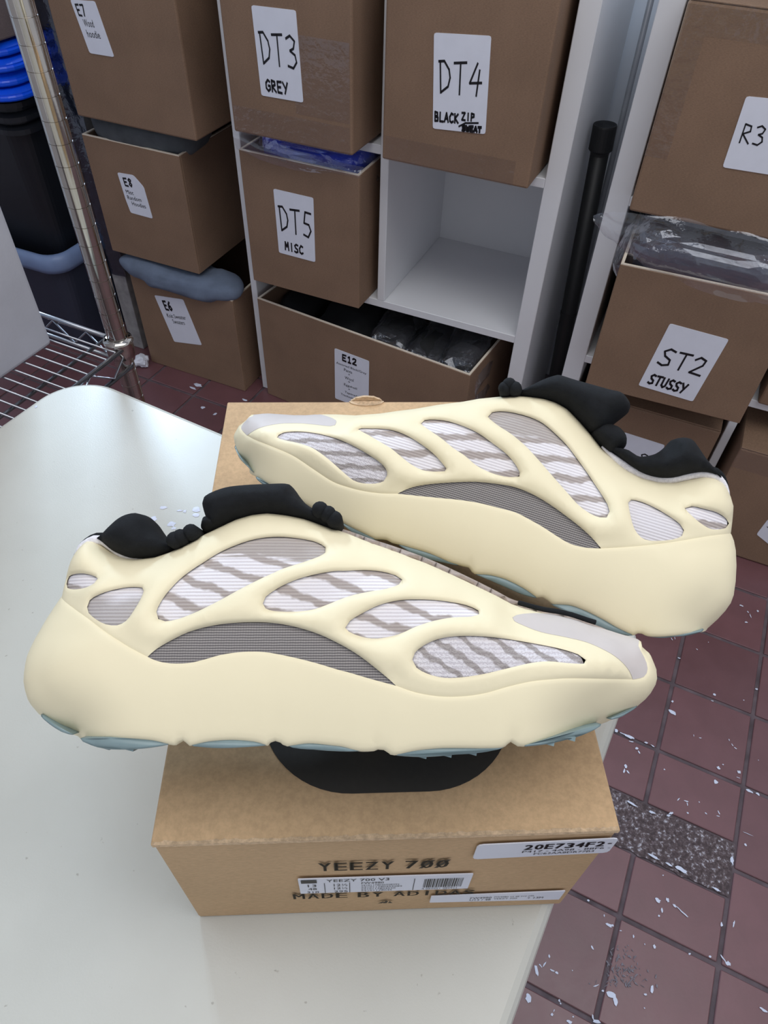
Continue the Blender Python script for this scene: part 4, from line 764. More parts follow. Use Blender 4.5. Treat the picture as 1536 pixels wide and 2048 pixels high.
# outlines in metres in each shoe's own side plane
SHOES = json.loads('{"front":{"O":[-0.01757,0.20242,0.9446],"U":[0.99863,0.05234,0.0],"V":[-0.044,0.83966,0.54133],"N":[0.02833,-0.54059,0.84081],"hl":true,"order":["bottom","toe","top","heel"],"groups":{"bottom":[[-0.1288,-0.0497],[-0.1072,-0.0462],[-0.0956,-0.0456],[-0.0853,-0.0463],[-0.0771,-0.0481],[-0.0741,-0.0483],[-0.0729,-0.0469],[-0.0713,-0.0463],[-0.0699,-0.0473],[-0.0682,-0.0487],[-0.0599,-0.0471],[-0.0498,-0.0465],[-0.0396,-0.0473],[-0.0334,-0.0489],[-0.0322,-0.0475],[-0.0301,-0.0468],[-0.0278,-0.0475],[-0.0247,-0.0491],[-0.015,-0.048],[-0.0037,-0.0489],[0.0004,-0.0494],[0.0075,-0.051],[0.0141,-0.0508],[0.0158,-0.0501],[0.0184,-0.0503],[0.0204,-0.0515],[0.0231,-0.0525],[0.0327,-0.0506],[0.0427,-0.0496],[0.0527,-0.0495],[0.0627,-0.0496],[0.0703,-0.0493],[0.0729,-0.0477],[0.0744,-0.0468],[0.0765,-0.0481],[0.0802,-0.049],[0.0958,-0.0471],[0.1139,-0.051]],"toe":[[0.1194,-0.0476],[0.1255,-0.0462],[0.1313,-0.0441],[0.1373,-0.0411],[0.1456,-0.0374],[0.1507,-0.0334],[0.1546,-0.0289],[0.1572,-0.0239],[0.1576,-0.0199],[0.1575,-0.0166],[0.1563,-0.0127],[0.1546,-0.0079],[0.1513,-0.0053],[0.1513,-0.0021]],"top":[[0.1394,0.0015],[0.1238,0.0062],[0.1155,0.009],[0.1083,0.0106],[0.1011,0.0117],[0.0914,0.0142],[0.0853,0.0162],[0.0787,0.0197],[0.0614,0.0282],[0.0434,0.0365],[0.0253,0.0436],[0.0132,0.0479],[0.0011,0.0528],[-0.0111,0.0571],[-0.0209,0.0607],[-0.0306,0.0627],[-0.0403,0.0638],[-0.0486,0.0628],[-0.0569,0.0602],[-0.0662,0.0556],[-0.0756,0.0507],[-0.0837,0.046],[-0.0896,0.043],[-0.0967,0.0404],[-0.1062,0.0393],[-0.1133,0.0403],[-0.1194,0.0432],[-0.1232,0.0462],[-0.1274,0.0489],[-0.1314,0.0489],[-0.1351,0.0459]],"heel":[[-0.138,0.0419],[-0.1399,0.0374],[-0.1413,0.0316],[-0.1425,0.0257],[-0.1435,0.0204],[-0.1494,0.0095],[-0.1543,-0.001],[-0.1568,-0.0086],[-0.1576,-0.0156],[-0.1573,-0.0224],[-0.1555,-0.0292],[-0.153,-0.0341],[-0.1487,-0.0387],[-0.1421,-0.0434],[-0.1356,-0.0475]]},"seamA":[[-0.1399,0.0207],[-0.1294,0.0134],[-0.1182,0.0078],[-0.1079,0.0015],[-0.0967,-0.0051],[-0.088,-0.0095]],"seamB":[[0.0237,-0.0222],[0.0325,-0.0251],[0.0425,-0.0267],[0.0524,-0.0267],[0.0624,-0.0254],[0.0725,-0.0227],[0.0828,-0.0205],[0.0933,-0.0196],[0.1043,-0.0194],[0.1348,-0.0207]],"midlo":[[-0.088,-0.0095],[-0.084,-0.0112],[-0.0778,-0.0124],[-0.0697,-0.0123],[-0.0627,-0.0108],[-0.0556,-0.0088],[-0.0475,-0.0076],[-0.0403,-0.0073],[-0.033,-0.0079],[-0.0226,-0.0099],[-0.0122,-0.0124],[-0.0019,-0.0154],[0.0023,-0.0164],[0.0125,-0.0193],[0.0237,-0.0222]],"midhi":[[-0.088,-0.0095],[-0.0844,-0.0062],[-0.0787,-0.0026],[-0.0708,0.0014],[-0.0618,0.004],[-0.0515,0.0055],[-0.04,0.0059],[-0.0305,0.0053],[-0.0199,0.0032],[-0.0094,-0.0003],[0.0011,-0.0054],[0.0084,-0.0099],[0.0155,-0.0153],[0.0205,-0.0193],[0.0237,-0.0222]],"strip_out":[[0.1348,-0.0207],[0.1417,-0.0198],[0.1447,-0.0162],[0.1446,-0.0109],[0.1435,-0.0056],[0.1487,-0.0016]],"strip_in":[[0.1348,-0.0207],[0.1328,-0.0168],[0.1278,-0.0115],[0.122,-0.0074],[0.1143,-0.0037],[0.1036,-0.0011],[0.0928,0.0011],[0.0848,0.0043],[0.0809,0.0064],[0.0806,0.0081],[0.0833,0.0093],[0.0917,0.0104],[0.1057,0.0104]],"holes":[[[-0.0861,0.0108],[-0.0849,0.0151],[-0.0819,0.0211],[-0.0768,0.0279],[-0.069,0.0342],[-0.0608,0.04],[-0.0501,0.0449],[-0.0414,0.0473],[-0.0325,0.0481],[-0.0224,0.0473],[-0.0144,0.0456],[-0.0095,0.0427],[-0.0094,0.0399],[-0.0128,0.0374],[-0.0203,0.0344],[-0.0288,0.0314],[-0.0382,0.027],[-0.0475,0.022],[-0.0576,0.0161],[-0.0677,0.0108],[-0.0757,0.0075],[-0.0817,0.0064],[-0.0849,0.0075]],[[-0.1199,0.0132],[-0.1193,0.0164],[-0.1151,0.019],[-0.1092,0.0212],[-0.1021,0.0226],[-0.0954,0.0223],[-0.0942,0.0206],[-0.0947,0.0162],[-0.0968,0.0108],[-0.0993,0.0067],[-0.1032,0.0046],[-0.1085,0.0051],[-0.1134,0.0072],[-0.1183,0.0104]],[[-0.1377,0.0253],[-0.1368,0.0291],[-0.1288,0.03],[-0.122,0.0288],[-0.1185,0.027],[-0.1193,0.0247],[-0.1239,0.0226],[-0.1309,0.0221],[-0.1358,0.0231]],[[-0.0376,0.0145],[-0.0365,0.0177],[-0.0314,0.0215],[-0.0241,0.0253],[-0.0155,0.028],[-0.0048,0.0301],[-0.0004,0.0302],[0.0094,0.0308],[0.0183,0.0301],[0.0249,0.0282],[0.0278,0.0261],[0.0262,0.0237],[0.0201,0.0214],[0.0105,0.0197],[0.0019,0.0176],[-0.0086,0.0135],[-0.0149,0.0115],[-0.0234,0.0107],[-0.0319,0.011],[-0.0362,0.0123]],[[0.001,0.0033],[0.0031,0.0064],[0.0083,0.0096],[0.0168,0.0137],[0.0264,0.0159],[0.037,0.0162],[0.0478,0.0154],[0.0577,0.0136],[0.063,0.0111],[0.063,0.0095],[0.0588,0.0082],[0.0501,0.0078],[0.0415,0.0063],[0.0332,0.0037],[0.0249,0.0002],[0.0156,-0.0016],[0.0084,-0.0008],[0.0026,0.0015]],[[0.031,-0.0109],[0.0323,-0.0079],[0.036,-0.0049],[0.0422,-0.0021],[0.0504,-0.0007],[0.0618,-0.0007],[0.0745,-0.002],[0.0874,-0.0041],[0.0988,-0.0064],[0.1069,-0.009],[0.1098,-0.0114],[0.1085,-0.013],[0.1003,-0.0126],[0.0919,-0.0118],[0.0834,-0.0125],[0.0729,-0.0147],[0.0627,-0.017],[0.0526,-0.0185],[0.0446,-0.0187],[0.0376,-0.017],[0.0327,-0.0143]]],"collar":[[-0.1387,0.0378],[-0.1385,0.0411],[-0.1354,0.0459],[-0.131,0.0497],[-0.1258,0.0507],[-0.122,0.0549],[-0.1164,0.0603],[-0.1107,0.063],[-0.106,0.0627],[-0.1011,0.0597],[-0.0961,0.0531],[-0.0911,0.0484],[-0.0861,0.0453],[-0.0828,0.045],[-0.0885,0.0412],[-0.0953,0.0386],[-0.1046,0.0371],[-0.1116,0.0379],[-0.1188,0.0412],[-0.1255,0.0464],[-0.1296,0.0471],[-0.1341,0.0447],[-0.1368,0.0411]],"tongue":[[-0.0752,0.0677],[-0.0744,0.0707],[-0.071,0.0736],[-0.0627,0.0769],[-0.0532,0.0782],[-0.0424,0.0788],[-0.0316,0.0791],[-0.028,0.0777],[-0.0249,0.0734],[-0.0206,0.0685],[-0.0145,0.0645],[-0.0073,0.0606],[-0.0025,0.0564],[-0.006,0.0522],[-0.0204,0.0576],[-0.0396,0.0605],[-0.0561,0.0575],[-0.0654,0.0532],[-0.0702,0.0544],[-0.0735,0.0616]],"lump":[[-0.0734,0.0614],[-0.0751,0.058],[-0.0752,0.0544],[-0.0734,0.0522],[-0.0699,0.0518],[-0.0643,0.0538],[-0.0585,0.0574],[-0.0586,0.0605],[-0.0681,0.0617]],"laces":[[-0.0823,0.0484],[-0.0772,0.051],[-0.085,0.0472],[-0.0127,0.0628],[-0.0087,0.0606],[-0.0055,0.058]],"rim":[[-0.1395,0.0371],[-0.1391,0.041],[-0.1357,0.0459],[-0.1313,0.0497],[-0.1261,0.0508],[-0.1207,0.0472],[-0.1146,0.0431],[-0.1074,0.0411],[-0.1004,0.0415]],"knitedge":[[-0.1381,0.0353],[-0.1351,0.0416],[-0.1319,0.0454],[-0.1275,0.048],[-0.1235,0.0479],[-0.1193,0.0454],[-0.1157,0.0428],[-0.1098,0.0398],[-0.1029,0.0389]],"pads":[[[-0.1189,-0.0458],[-0.1131,-0.0486],[-0.1063,-0.0499],[-0.0979,-0.0502],[-0.0888,-0.0498],[-0.0808,-0.0488],[-0.0767,-0.0479],[-0.085,-0.0457],[-0.1003,-0.0446]],[[-0.068,-0.0484],[-0.0627,-0.0494],[-0.0546,-0.0499],[-0.0445,-0.0496],[-0.0335,-0.0486],[-0.0395,-0.0465],[-0.0497,-0.0457],[-0.0598,-0.0463]],[[-0.0246,-0.0488],[-0.019,-0.0502],[-0.0128,-0.0505],[-0.0067,-0.051],[0.0044,-0.0512],[0.0095,-0.0504],[-0.0037,-0.048],[-0.0149,-0.0471]],[[0.0226,-0.0522],[0.0315,-0.0532],[0.0405,-0.053],[0.0485,-0.0522],[0.0564,-0.0517],[0.0645,-0.0506],[0.0716,-0.0487],[0.0625,-0.0487],[0.0426,-0.0487],[0.0326,-0.0496]],[[0.0799,-0.0487],[0.0894,-0.0485],[0.0997,-0.0473],[0.1101,-0.0459],[0.1179,-0.0434],[0.1211,-0.0415],[0.1063,-0.0433],[0.094,-0.0453]],[[-0.1417,-0.0362],[-0.1362,-0.0402],[-0.1295,-0.0436],[-0.123,-0.0445],[-0.131,-0.0412]],[[0.1255,-0.0395],[0.1306,-0.0393],[0.1361,-0.0373],[0.1427,-0.0342],[0.1363,-0.0358]]],"cap":[[-0.0601,0.0393],[-0.017,0.035]]},"rear":{"O":[0.06332,0.30199,0.9332],"U":[0.93358,-0.35837,0.0],"V":[0.26214,0.6829,0.68186],"N":[-0.24436,-0.63657,0.73149],"hl":false,"order":["bottom","heel","top","toe"],"groups":{"bottom":[[-0.1549,-0.0196],[-0.134,-0.0205],[-0.1238,-0.022],[-0.1142,-0.0234],[-0.1058,-0.0248],[-0.0961,-0.0267],[-0.0867,-0.0277],[-0.0762,-0.0288],[-0.0658,-0.0306],[-0.0568,-0.0318],[-0.0512,-0.0326],[-0.0484,-0.032],[-0.0439,-0.031],[-0.0408,-0.0316],[-0.0379,-0.0314],[-0.0297,-0.0311],[-0.0181,-0.0308],[-0.0061,-0.0319],[-0.0004,-0.0317],[0.003,-0.0315],[0.0052,-0.0313],[0.0095,-0.0337],[0.018,-0.0317],[0.027,-0.0312],[0.0377,-0.0328],[0.046,-0.0351],[0.0477,-0.0344],[0.0492,-0.0339],[0.0531,-0.035],[0.0558,-0.0356],[0.0644,-0.0333],[0.0732,-0.0335],[0.0822,-0.0348],[0.0913,-0.0367],[0.1001,-0.0375],[0.102,-0.0357],[0.1039,-0.0352],[0.1071,-0.0355],[0.1134,-0.0337],[0.1212,-0.0306],[0.1284,-0.0277],[0.1412,-0.0237]],"heel":[[0.1447,-0.0167],[0.1471,-0.0108],[0.1485,-0.0055],[0.1486,-0.0005],[0.1473,0.0072],[0.1451,0.0159],[0.1422,0.0243],[0.1397,0.0292],[0.1371,0.0327],[0.1358,0.0389],[0.1336,0.0476],[0.1307,0.0524],[0.1271,0.0568]],"top":[[0.124,0.0591],[0.1183,0.0605],[0.112,0.0594],[0.1054,0.0556],[0.0988,0.0518],[0.0904,0.0495],[0.0812,0.0492],[0.0725,0.0509],[0.0645,0.054],[0.0547,0.0592],[0.0455,0.0659],[0.0378,0.0711],[0.0287,0.0766],[0.0208,0.0786],[0.0133,0.079],[0.005,0.0779],[-0.0032,0.0762],[-0.0134,0.0726],[-0.0248,0.0681],[-0.0337,0.0637],[-0.0476,0.0577],[-0.0602,0.0514],[-0.0709,0.0467],[-0.0804,0.0423],[-0.0954,0.0368],[-0.11,0.0336],[-0.1166,0.0318],[-0.1237,0.0296],[-0.1295,0.0275],[-0.1376,0.0253],[-0.1571,0.0211]],"toe":[[-0.166,0.0176],[-0.167,0.0139],[-0.171,0.0086],[-0.1725,0.0024],[-0.1732,0.0],[-0.1715,-0.0049],[-0.1683,-0.0095],[-0.164,-0.016]]},"seamA":[[0.0701,0.0018],[0.0798,0.0056],[0.0937,0.0116],[0.1074,0.0183],[0.122,0.0259],[0.1358,0.0325]],"seamB":[[-0.151,0.0024],[-0.143,0.0014],[-0.126,0.0004],[-0.1115,-0.001],[-0.0975,-0.0047],[-0.0838,-0.0082],[-0.0737,-0.0086],[-0.0642,-0.008],[-0.0541,-0.0062],[-0.045,-0.0035]],"midlo":[[-0.045,-0.0035],[-0.0325,-0.0009],[-0.0218,0.0014],[-0.0111,0.0037],[-0.0003,0.0054],[0.0108,0.0061],[0.0208,0.0065],[0.0291,0.0051],[0.0375,0.0033],[0.0459,0.0009],[0.0541,-0.0009],[0.0625,-0.0003],[0.0701,0.0018]],"midhi":[[-0.045,-0.0035],[-0.0392,0.0017],[-0.0314,0.0062],[-0.0214,0.0105],[-0.0093,0.0151],[-0.0031,0.0169],[0.0054,0.0186],[0.0141,0.0198],[0.0221,0.0196],[0.0304,0.0182],[0.039,0.0158],[0.0476,0.0128],[0.0563,0.0094],[0.0639,0.0057],[0.0701,0.0018]],"strip_out":[[-0.151,0.0024],[-0.1572,0.0043],[-0.1614,0.0067],[-0.1617,0.0115],[-0.1582,0.0155],[-0.1627,0.0191]],"strip_in":[[-0.151,0.0024],[-0.1463,0.0065],[-0.1408,0.0106],[-0.1334,0.0153],[-0.1227,0.0188],[-0.1122,0.0209],[-0.1005,0.0228],[-0.0984,0.0244],[-0.0996,0.0268],[-0.1052,0.0287],[-0.1148,0.0301]],"holes":[[[-0.0128,0.0555],[-0.0117,0.0591],[-0.0054,0.0617],[0.0027,0.0625],[0.011,0.0624],[0.0186,0.0608],[0.0268,0.057],[0.0352,0.0523],[0.0426,0.0467],[0.0501,0.0406],[0.0561,0.0353],[0.0619,0.0301],[0.0664,0.0257],[0.0684,0.0224],[0.0679,0.0188],[0.0645,0.0177],[0.059,0.0182],[0.0516,0.0209],[0.0435,0.0259],[0.0337,0.0321],[0.0238,0.0385],[0.0138,0.0445],[0.0042,0.0488],[-0.0051,0.0518]],[[0.0766,0.0302],[0.0777,0.0324],[0.083,0.033],[0.0906,0.032],[0.0983,0.0298],[0.1051,0.027],[0.1079,0.0245],[0.1077,0.0212],[0.1033,0.0177],[0.096,0.0146],[0.0901,0.0134],[0.0853,0.0155],[0.0813,0.0203]],[[0.1057,0.0365],[0.1089,0.0387],[0.1151,0.0393],[0.123,0.0398],[0.129,0.0384],[0.1318,0.0365],[0.1305,0.0335],[0.1266,0.0312],[0.1222,0.0299],[0.1174,0.0305],[0.1111,0.0329]],[[-0.0484,0.04],[-0.0474,0.0428],[-0.0414,0.0449],[-0.033,0.0459],[-0.0228,0.0453],[-0.0138,0.0437],[-0.0044,0.0405],[0.0036,0.0375],[0.0091,0.0345],[0.013,0.0315],[0.0157,0.0288],[0.0162,0.0265],[0.0134,0.0253],[0.0082,0.024],[0.0003,0.0238],[-0.0083,0.0253],[-0.0163,0.0287],[-0.0241,0.031],[-0.0326,0.0345],[-0.0411,0.0372]],[[-0.0824,0.0259],[-0.0765,0.0281],[-0.0683,0.0302],[-0.0608,0.031],[-0.0527,0.0303],[-0.0443,0.0283],[-0.0375,0.0261],[-0.0319,0.0237],[-0.0267,0.0205],[-0.0237,0.0185],[-0.0239,0.0169],[-0.0298,0.0147],[-0.0364,0.0136],[-0.0439,0.015],[-0.0509,0.0176],[-0.0579,0.0203],[-0.0647,0.0219],[-0.0736,0.0239]],[[-0.1267,0.0067],[-0.1252,0.0104],[-0.1174,0.0136],[-0.1072,0.0156],[-0.0967,0.0164],[-0.0871,0.0161],[-0.0773,0.0148],[-0.0691,0.013],[-0.0611,0.0107],[-0.0561,0.0081],[-0.054,0.0046],[-0.0547,0.0009],[-0.059,-0.0019],[-0.0656,-0.0038],[-0.0716,-0.0039],[-0.0786,-0.0013],[-0.0859,0.0018],[-0.093,0.0045],[-0.1017,0.0068],[-0.1112,0.0071],[-0.1207,0.0064]]],"collar":[[0.1276,0.0573],[0.1236,0.0615],[0.1181,0.0652],[0.1111,0.0702],[0.105,0.0755],[0.1009,0.0782],[0.0954,0.0779],[0.0907,0.0752],[0.0887,0.0707],[0.0848,0.0652],[0.0781,0.0613],[0.0748,0.0608],[0.0697,0.0625],[0.0639,0.0626],[0.0581,0.0627],[0.0541,0.0603],[0.0639,0.0553],[0.072,0.0516],[0.0809,0.0489],[0.0899,0.049],[0.0981,0.0515],[0.1046,0.0555],[0.1113,0.0588],[0.1177,0.0595],[0.1236,0.0578],[0.1269,0.0559]],"tongue":[[-0.0011,0.0744],[-0.002,0.0791],[0.0032,0.0843],[0.0089,0.0896],[0.0149,0.0937],[0.0182,0.0948],[0.0268,0.0944],[0.0375,0.0942],[0.0482,0.094],[0.0551,0.0941],[0.0601,0.0912],[0.0629,0.0878],[0.0627,0.0847],[0.0597,0.0796],[0.0569,0.0755],[0.052,0.067],[0.0455,0.0652],[0.0385,0.0687],[0.0297,0.0736],[0.0218,0.0757],[0.0133,0.0758]],"lump":[[0.049,0.0729],[0.0567,0.0745],[0.0616,0.0735],[0.0658,0.0704],[0.0674,0.0666],[0.0667,0.063],[0.0637,0.0595],[0.0602,0.056],[0.0534,0.0589],[0.0455,0.0652]],"laces":[[-0.0081,0.0787],[-0.0043,0.0775],[-0.0097,0.076]],"rim":[[0.1278,0.0574],[0.124,0.0615],[0.1191,0.0642],[0.1132,0.0638],[0.1054,0.0606],[0.099,0.0563],[0.0921,0.0532],[0.0845,0.0521]],"knitedge":[[0.1285,0.0525],[0.1254,0.0567],[0.1213,0.0595],[0.1162,0.0605],[0.1101,0.0593],[0.1035,0.0558],[0.097,0.0521],[0.0889,0.0498],[0.0799,0.0497],[0.0716,0.0513],[0.0637,0.0545],[0.0541,0.0593]],"pads":[[[0.0095,-0.0335],[0.0178,-0.0343],[0.0272,-0.0352],[0.0377,-0.0361],[0.0461,-0.0352],[0.0375,-0.032],[0.0268,-0.0304],[0.0178,-0.0309]],[[0.0543,-0.0358],[0.0635,-0.0373],[0.0726,-0.0386],[0.0837,-0.0397],[0.0931,-0.0396],[0.1001,-0.0376],[0.0909,-0.0359],[0.0819,-0.0341],[0.0729,-0.0328],[0.0642,-0.0325]],[[-0.074,-0.0289],[-0.0646,-0.0331],[-0.0557,-0.0344],[-0.0505,-0.0327],[-0.0568,-0.031],[-0.0657,-0.0296]],[[-0.0371,-0.0312],[-0.0287,-0.0335],[-0.0193,-0.0339],[-0.0079,-0.033],[-0.0003,-0.0317],[-0.0063,-0.0311],[-0.0182,-0.03],[-0.0298,-0.0303]],[[-0.164,-0.006],[-0.1531,-0.0129],[-0.1442,-0.0163],[-0.1386,-0.0181],[-0.1457,-0.0152],[-0.1549,-0.0114]],[[-0.1351,-0.02],[-0.1291,-0.0227],[-0.1234,-0.0236],[-0.1148,-0.0241],[-0.1051,-0.0255],[-0.1139,-0.0227],[-0.1228,-0.0212]],[[0.1055,-0.0357],[0.1136,-0.0345],[0.1213,-0.0313],[0.1282,-0.0282],[0.1352,-0.0232],[0.1278,-0.027],[0.1208,-0.0299],[0.1131,-0.0329]]],"cap":[[0.0,0.0475],[0.0241,0.0513]]}}')

# ------------------------------------------------------------------ shoes
def crom(P, closed, step):
    """Catmull-Rom through the outline points, resampled"""
    P = [np.array(p, float) for p in P]; n = len(P); out = []
    for i in range(n if closed else n-1):
        p0 = P[i-1] if (closed or i > 0) else P[i]; p1 = P[i]; p2 = P[(i+1) % n]; p3 = P[(i+2) % n] if (closed or i+2 < n) else p2
        L = np.linalg.norm(p2-p1); k = max(1, int(round(L/step)))
        for s in range(k):
            t = s/k; out.append(0.5*((2*p1)+(-p0+p2)*t+(2*p0-5*p1+4*p2-p3)*t*t+(-p0+3*p1-3*p2+p3)*t**3))
    if not closed: out.append(P[-1])
    return out
def pip(Q, poly):
    """vectorised point in polygon"""
    Q = np.atleast_2d(Q); x, y = Q[:, 0], Q[:, 1]; c = np.zeros(len(Q), bool); P = np.array(poly); j = len(P)-1
    for i in range(len(P)):
        xi, yi = P[i]; xj, yj = P[j]
        if yi != yj:
            m = ((yi > y) != (yj > y)) & (x < (xj-xi)*(y-yi)/(yj-yi)+xi); c ^= m
        j = i
    return c
def fill(outer, holes, step, rings=()):
    """triangulated region with interior points on a staggered grid"""
    outer = [tuple(p) for p in outer]; holes = [[tuple(p) for p in h] for h in holes]
    A = np.array(outer); x0, y0 = A.min(0); x1, y1 = A.max(0); pts = []
    r = 0
    y = y0
    while y < y1:
        xs = np.arange(x0+(step/2 if r % 2 else 0), x1, step); pts.append(np.stack([xs, np.full(len(xs), y)], 1)); y += step*0.866; r += 1
    G = np.concatenate(pts); keep = pip(G, outer)
    for h in holes: keep &= ~pip(G, h)
    G = G[keep]
    loops = [outer]+holes; B = np.concatenate([np.array(l) for l in loops])
    extra = []
    for l in loops:
        A = np.array(l); t = np.roll(A, -1, 0)-np.roll(A, 1, 0); t /= np.linalg.norm(t, axis=1)[:, None]+1e-12; n_ = np.stack([t[:, 1], -t[:, 0]], 1)
        for k, rg in enumerate(rings):
            sub = slice(0, None, 1 if k < 2 else 2)
            for s in (rg, -rg):
                Q = (A+n_*s)[sub]; kp = pip(Q, outer)
                for h in holes: kp &= ~pip(Q, h)
                Q = Q[kp]
                if len(Q): extra.append(Q[pdist_pts(Q, B) > 0.75*rg])
    if len(G):
        d = np.full(len(G), 9.0)
        for i in range(0, len(B), 200): d = np.minimum(d, np.sqrt(((G[:, None]-B[None, i:i+200])**2).sum(2)).min(1))
        lim = max([step*0.55]+[r*1.15 for r in rings]); G = G[d > lim]
    if extra: G = np.concatenate([G]+extra)
    V = [Vector(p) for p in B]+[Vector(p) for p in G]; E = []; k = 0
    for l in loops:
        n = len(l); E += [(k+i, k+(i+1) % n) for i in range(n)]; k += n
    vo, eo, fo, *_ = geometry.delaunay_2d_cdt(V, E, [], 0, 1e-7)
    VO = np.array([tuple(v) for v in vo]); F = np.array([list(f) for f in fo]); C = VO[F].mean(1); ok = pip(C, outer)
    for h in holes: ok &= ~pip(C, h)
    return VO, F[ok]
def pdist_pts(Q, B):
    d = np.full(len(Q), 9.0)
    for i in range(0, len(B), 200): d = np.minimum(d, np.sqrt(((Q[:, None]-B[None, i:i+200])**2).sum(2)).min(1))
    return d
def pdist(Q, poly, closed=False):
    P = np.array(poly); A = P if closed else P[:-1]; B = np.roll(P, -1, 0) if closed else P[1:]; out = np.empty(len(Q))
    for i in range(0, len(Q), 1500): out[i:i+1500] = seg_dist(Q[i:i+1500], A, B).min(1)
    return out
def sheet_mesh(name, V, F, w, sides, mat, fr, smooth=True, bridge=()):
    """profile triangulation lifted to +-w; sides: (1,), (-1,) or both joined at the rim"""
    me = bpy.data.meshes.new(name); verts = []; faces = []; uvs = []
    for s in sides:
        k = len(verts); verts += [fr(V[i, 0], V[i, 1], s*w[i]) for i in range(len(V))]; uvs += [(V[i, 0]*10, V[i, 1]*10) for i in range(len(V))]
        A = V[F]; sg = np.sign((A[:, 1, 0]-A[:, 0, 0])*(A[:, 2, 1]-A[:, 0, 1])-(A[:, 1, 1]-A[:, 0, 1])*(A[:, 2, 0]-A[:, 0, 0]))
        for f, g in zip(F, sg): faces.append([k+int(i) for i in (f if g*s > 0 else f[::-1])])
    for a, b in bridge: faces.append([a, a+len(V), b+len(V), b])
    me.from_pydata([tuple(v) for v in verts], [], faces); uv = me.uv_layers.new(name='UVMap')
    for l in me.loops: uv.data[l.index].uv = uvs[l.vertex_index]
    if len(sides) == 2:
        bm = bmesh.new(); bm.from_mesh(me); bmesh.ops.remove_doubles(bm, verts=bm.verts[:], dist=1e-5); bm.to_mesh(me); bm.free()
    me.materials.append(MATS[mat])
    if smooth:
        for p in me.polygons: p.use_smooth = True
        if bridge: me.set_sharp_from_angle(angle=math.radians(50))
    return me
def shoe(Dt, label):
    O, U, V_, N_ = (Vector(Dt[k]) for k in 'OUVN'); heel_left = Dt['hl']; g = Dt['groups']
    root = thing('sneaker', label, 'shoe', O, 0, 'pair of cream sneakers on the shoe box')
    Rm = Matrix((U, V_, N_)).transposed().to_4x4(); root.rotation_euler = Rm.to_euler()
    fr = lambda u, v, w: (u, v, w)
    Hf = Height(g, Dt['order'], heel_left); Pt = lambda L: [np.array(p) for p in L]
    st = 0.0026
    hl, tp, to, bo = Pt(g['heel']), Pt(g['top']), Pt(g['toe']), Pt(g['bottom'])
    sA, sB, ml, mh, so, si = (Pt(Dt[k]) for k in ('seamA', 'seamB', 'midlo', 'midhi', 'strip_out', 'strip_in'))
    cr = lambda L: crom(L, False, st)
    if heel_left:
        sA[0] = hl[4]; so[-1] = to[-1]; si[-1] = tp[3]
        rim_heel_lo = cr(hl[4:]+[bo[0]])[:-1]+crom(bo, False, 0.0018)[:-1]+cr([bo[-1]]+to); cSA, cML, cMH, cSB, cSO, cSI = (cr(x) for x in (sA, ml, mh, sB, so, si))
        mid_poly = rim_heel_lo[:-1]+cSO[::-1][:-1]+cSB[::-1][:-1]+cML[::-1][:-1]+cSA[::-1][:-1]
        cage_poly = cr(tp[3:]+hl[:5])[:-1]+cSA[:-1]+cMH[:-1]+cSB[:-1]+cSI[:-1]
        strip_poly = cSO[:-1]+cr([to[-1]]+tp[:4])[:-1]+cSI[::-1][:-1]
        instep = tp[:15]
    else:
        sA[-1] = hl[8]; so[-1] = to[0]; k = len(tp)-4; si[-1] = tp[k]
        cSA, cML, cMH, cSB, cSO, cSI = (cr(x) for x in (sA, ml, mh, sB, so, si))
        mid_poly = cr(to+[bo[0]])[:-1]+crom(bo, False, 0.0018)[:-1]+cr([bo[-1]]+hl[:9])[:-1]+cSA[::-1][:-1]+cML[::-1][:-1]+cSB[::-1][:-1]+cSO[:-1]
        cage_poly = cr(hl[8:]+tp[:k+1])[:-1]+cSI[::-1][:-1]+cSB[:-1]+cMH[:-1]+cSA[:-1]
        strip_poly = cSO[:-1]+cr([to[0]]+tp[k:][::-1])[:-1]+cSI[::-1][:-1]
        instep = tp[17:k+1][::-1]
    sil = crom([np.array(p) for gname in Dt['order'] for p in g[gname]], True, st)
    holes = [crom(Pt(h), True, st) for h in Dt['holes']]
    nb = [np.array(p) for gname in Dt['order'][1:] for p in g[gname]]; nb = crom([bo[-1]]+nb+[bo[0]], False, st); cBO = crom(bo, False, 0.0018)
    # foam midsole
    V, F = fill(mid_poly, [], 0.0036, (0.0008, 0.0022, 0.0045, 0.0075)); b = Hf(V); ds = np.minimum(np.minimum(pdist(V, cSA), pdist(V, cML)), np.minimum(pdist(V, cSB), pdist(V, cSO))); dr = pdist(V, nb); db = pdist(V, cBO)
    b = np.where(dr < 1e-4, 0, b); w = (b+0.0006*roll(ds/0.0025)*roll(dr/0.008))*(1-0.045*(1-roll(db/0.004)))
    chain = []
    for p_ in mid_poly:
        k_ = int(((V-np.array(p_))**2).sum(1).argmin()); chain.append(k_ if np.hypot(*(V[k_]-p_)) < 1e-5 else -1)
    sole = [(a_, c_) for a_, c_ in zip(chain, chain[1:]) if a_ >= 0 and c_ >= 0 and db[a_] < 1e-5 and db[c_] < 1e-5 and max(w[a_], w[c_]) > 1e-5]
    obj('midsole', sheet_mesh('midsole', V, F, w, (1, -1), 'foam_cream', fr, bridge=sole), None, root, label='thick smooth cream foam midsole')
    # moulded cage with windows
    V, F = fill(cage_poly, holes, 0.0030, (0.0008, 0.0022, 0.0045)); b = Hf(V); dr = pdist(V, sil, True); b = np.where(dr < 1e-4, 0, b)
    dh = np.minimum.reduce([pdist(V, h, True) for h in holes]+[pdist(V, cMH)]); ds = np.minimum(np.minimum(pdist(V, cSA), pdist(V, cSB)), pdist(V, cSI))
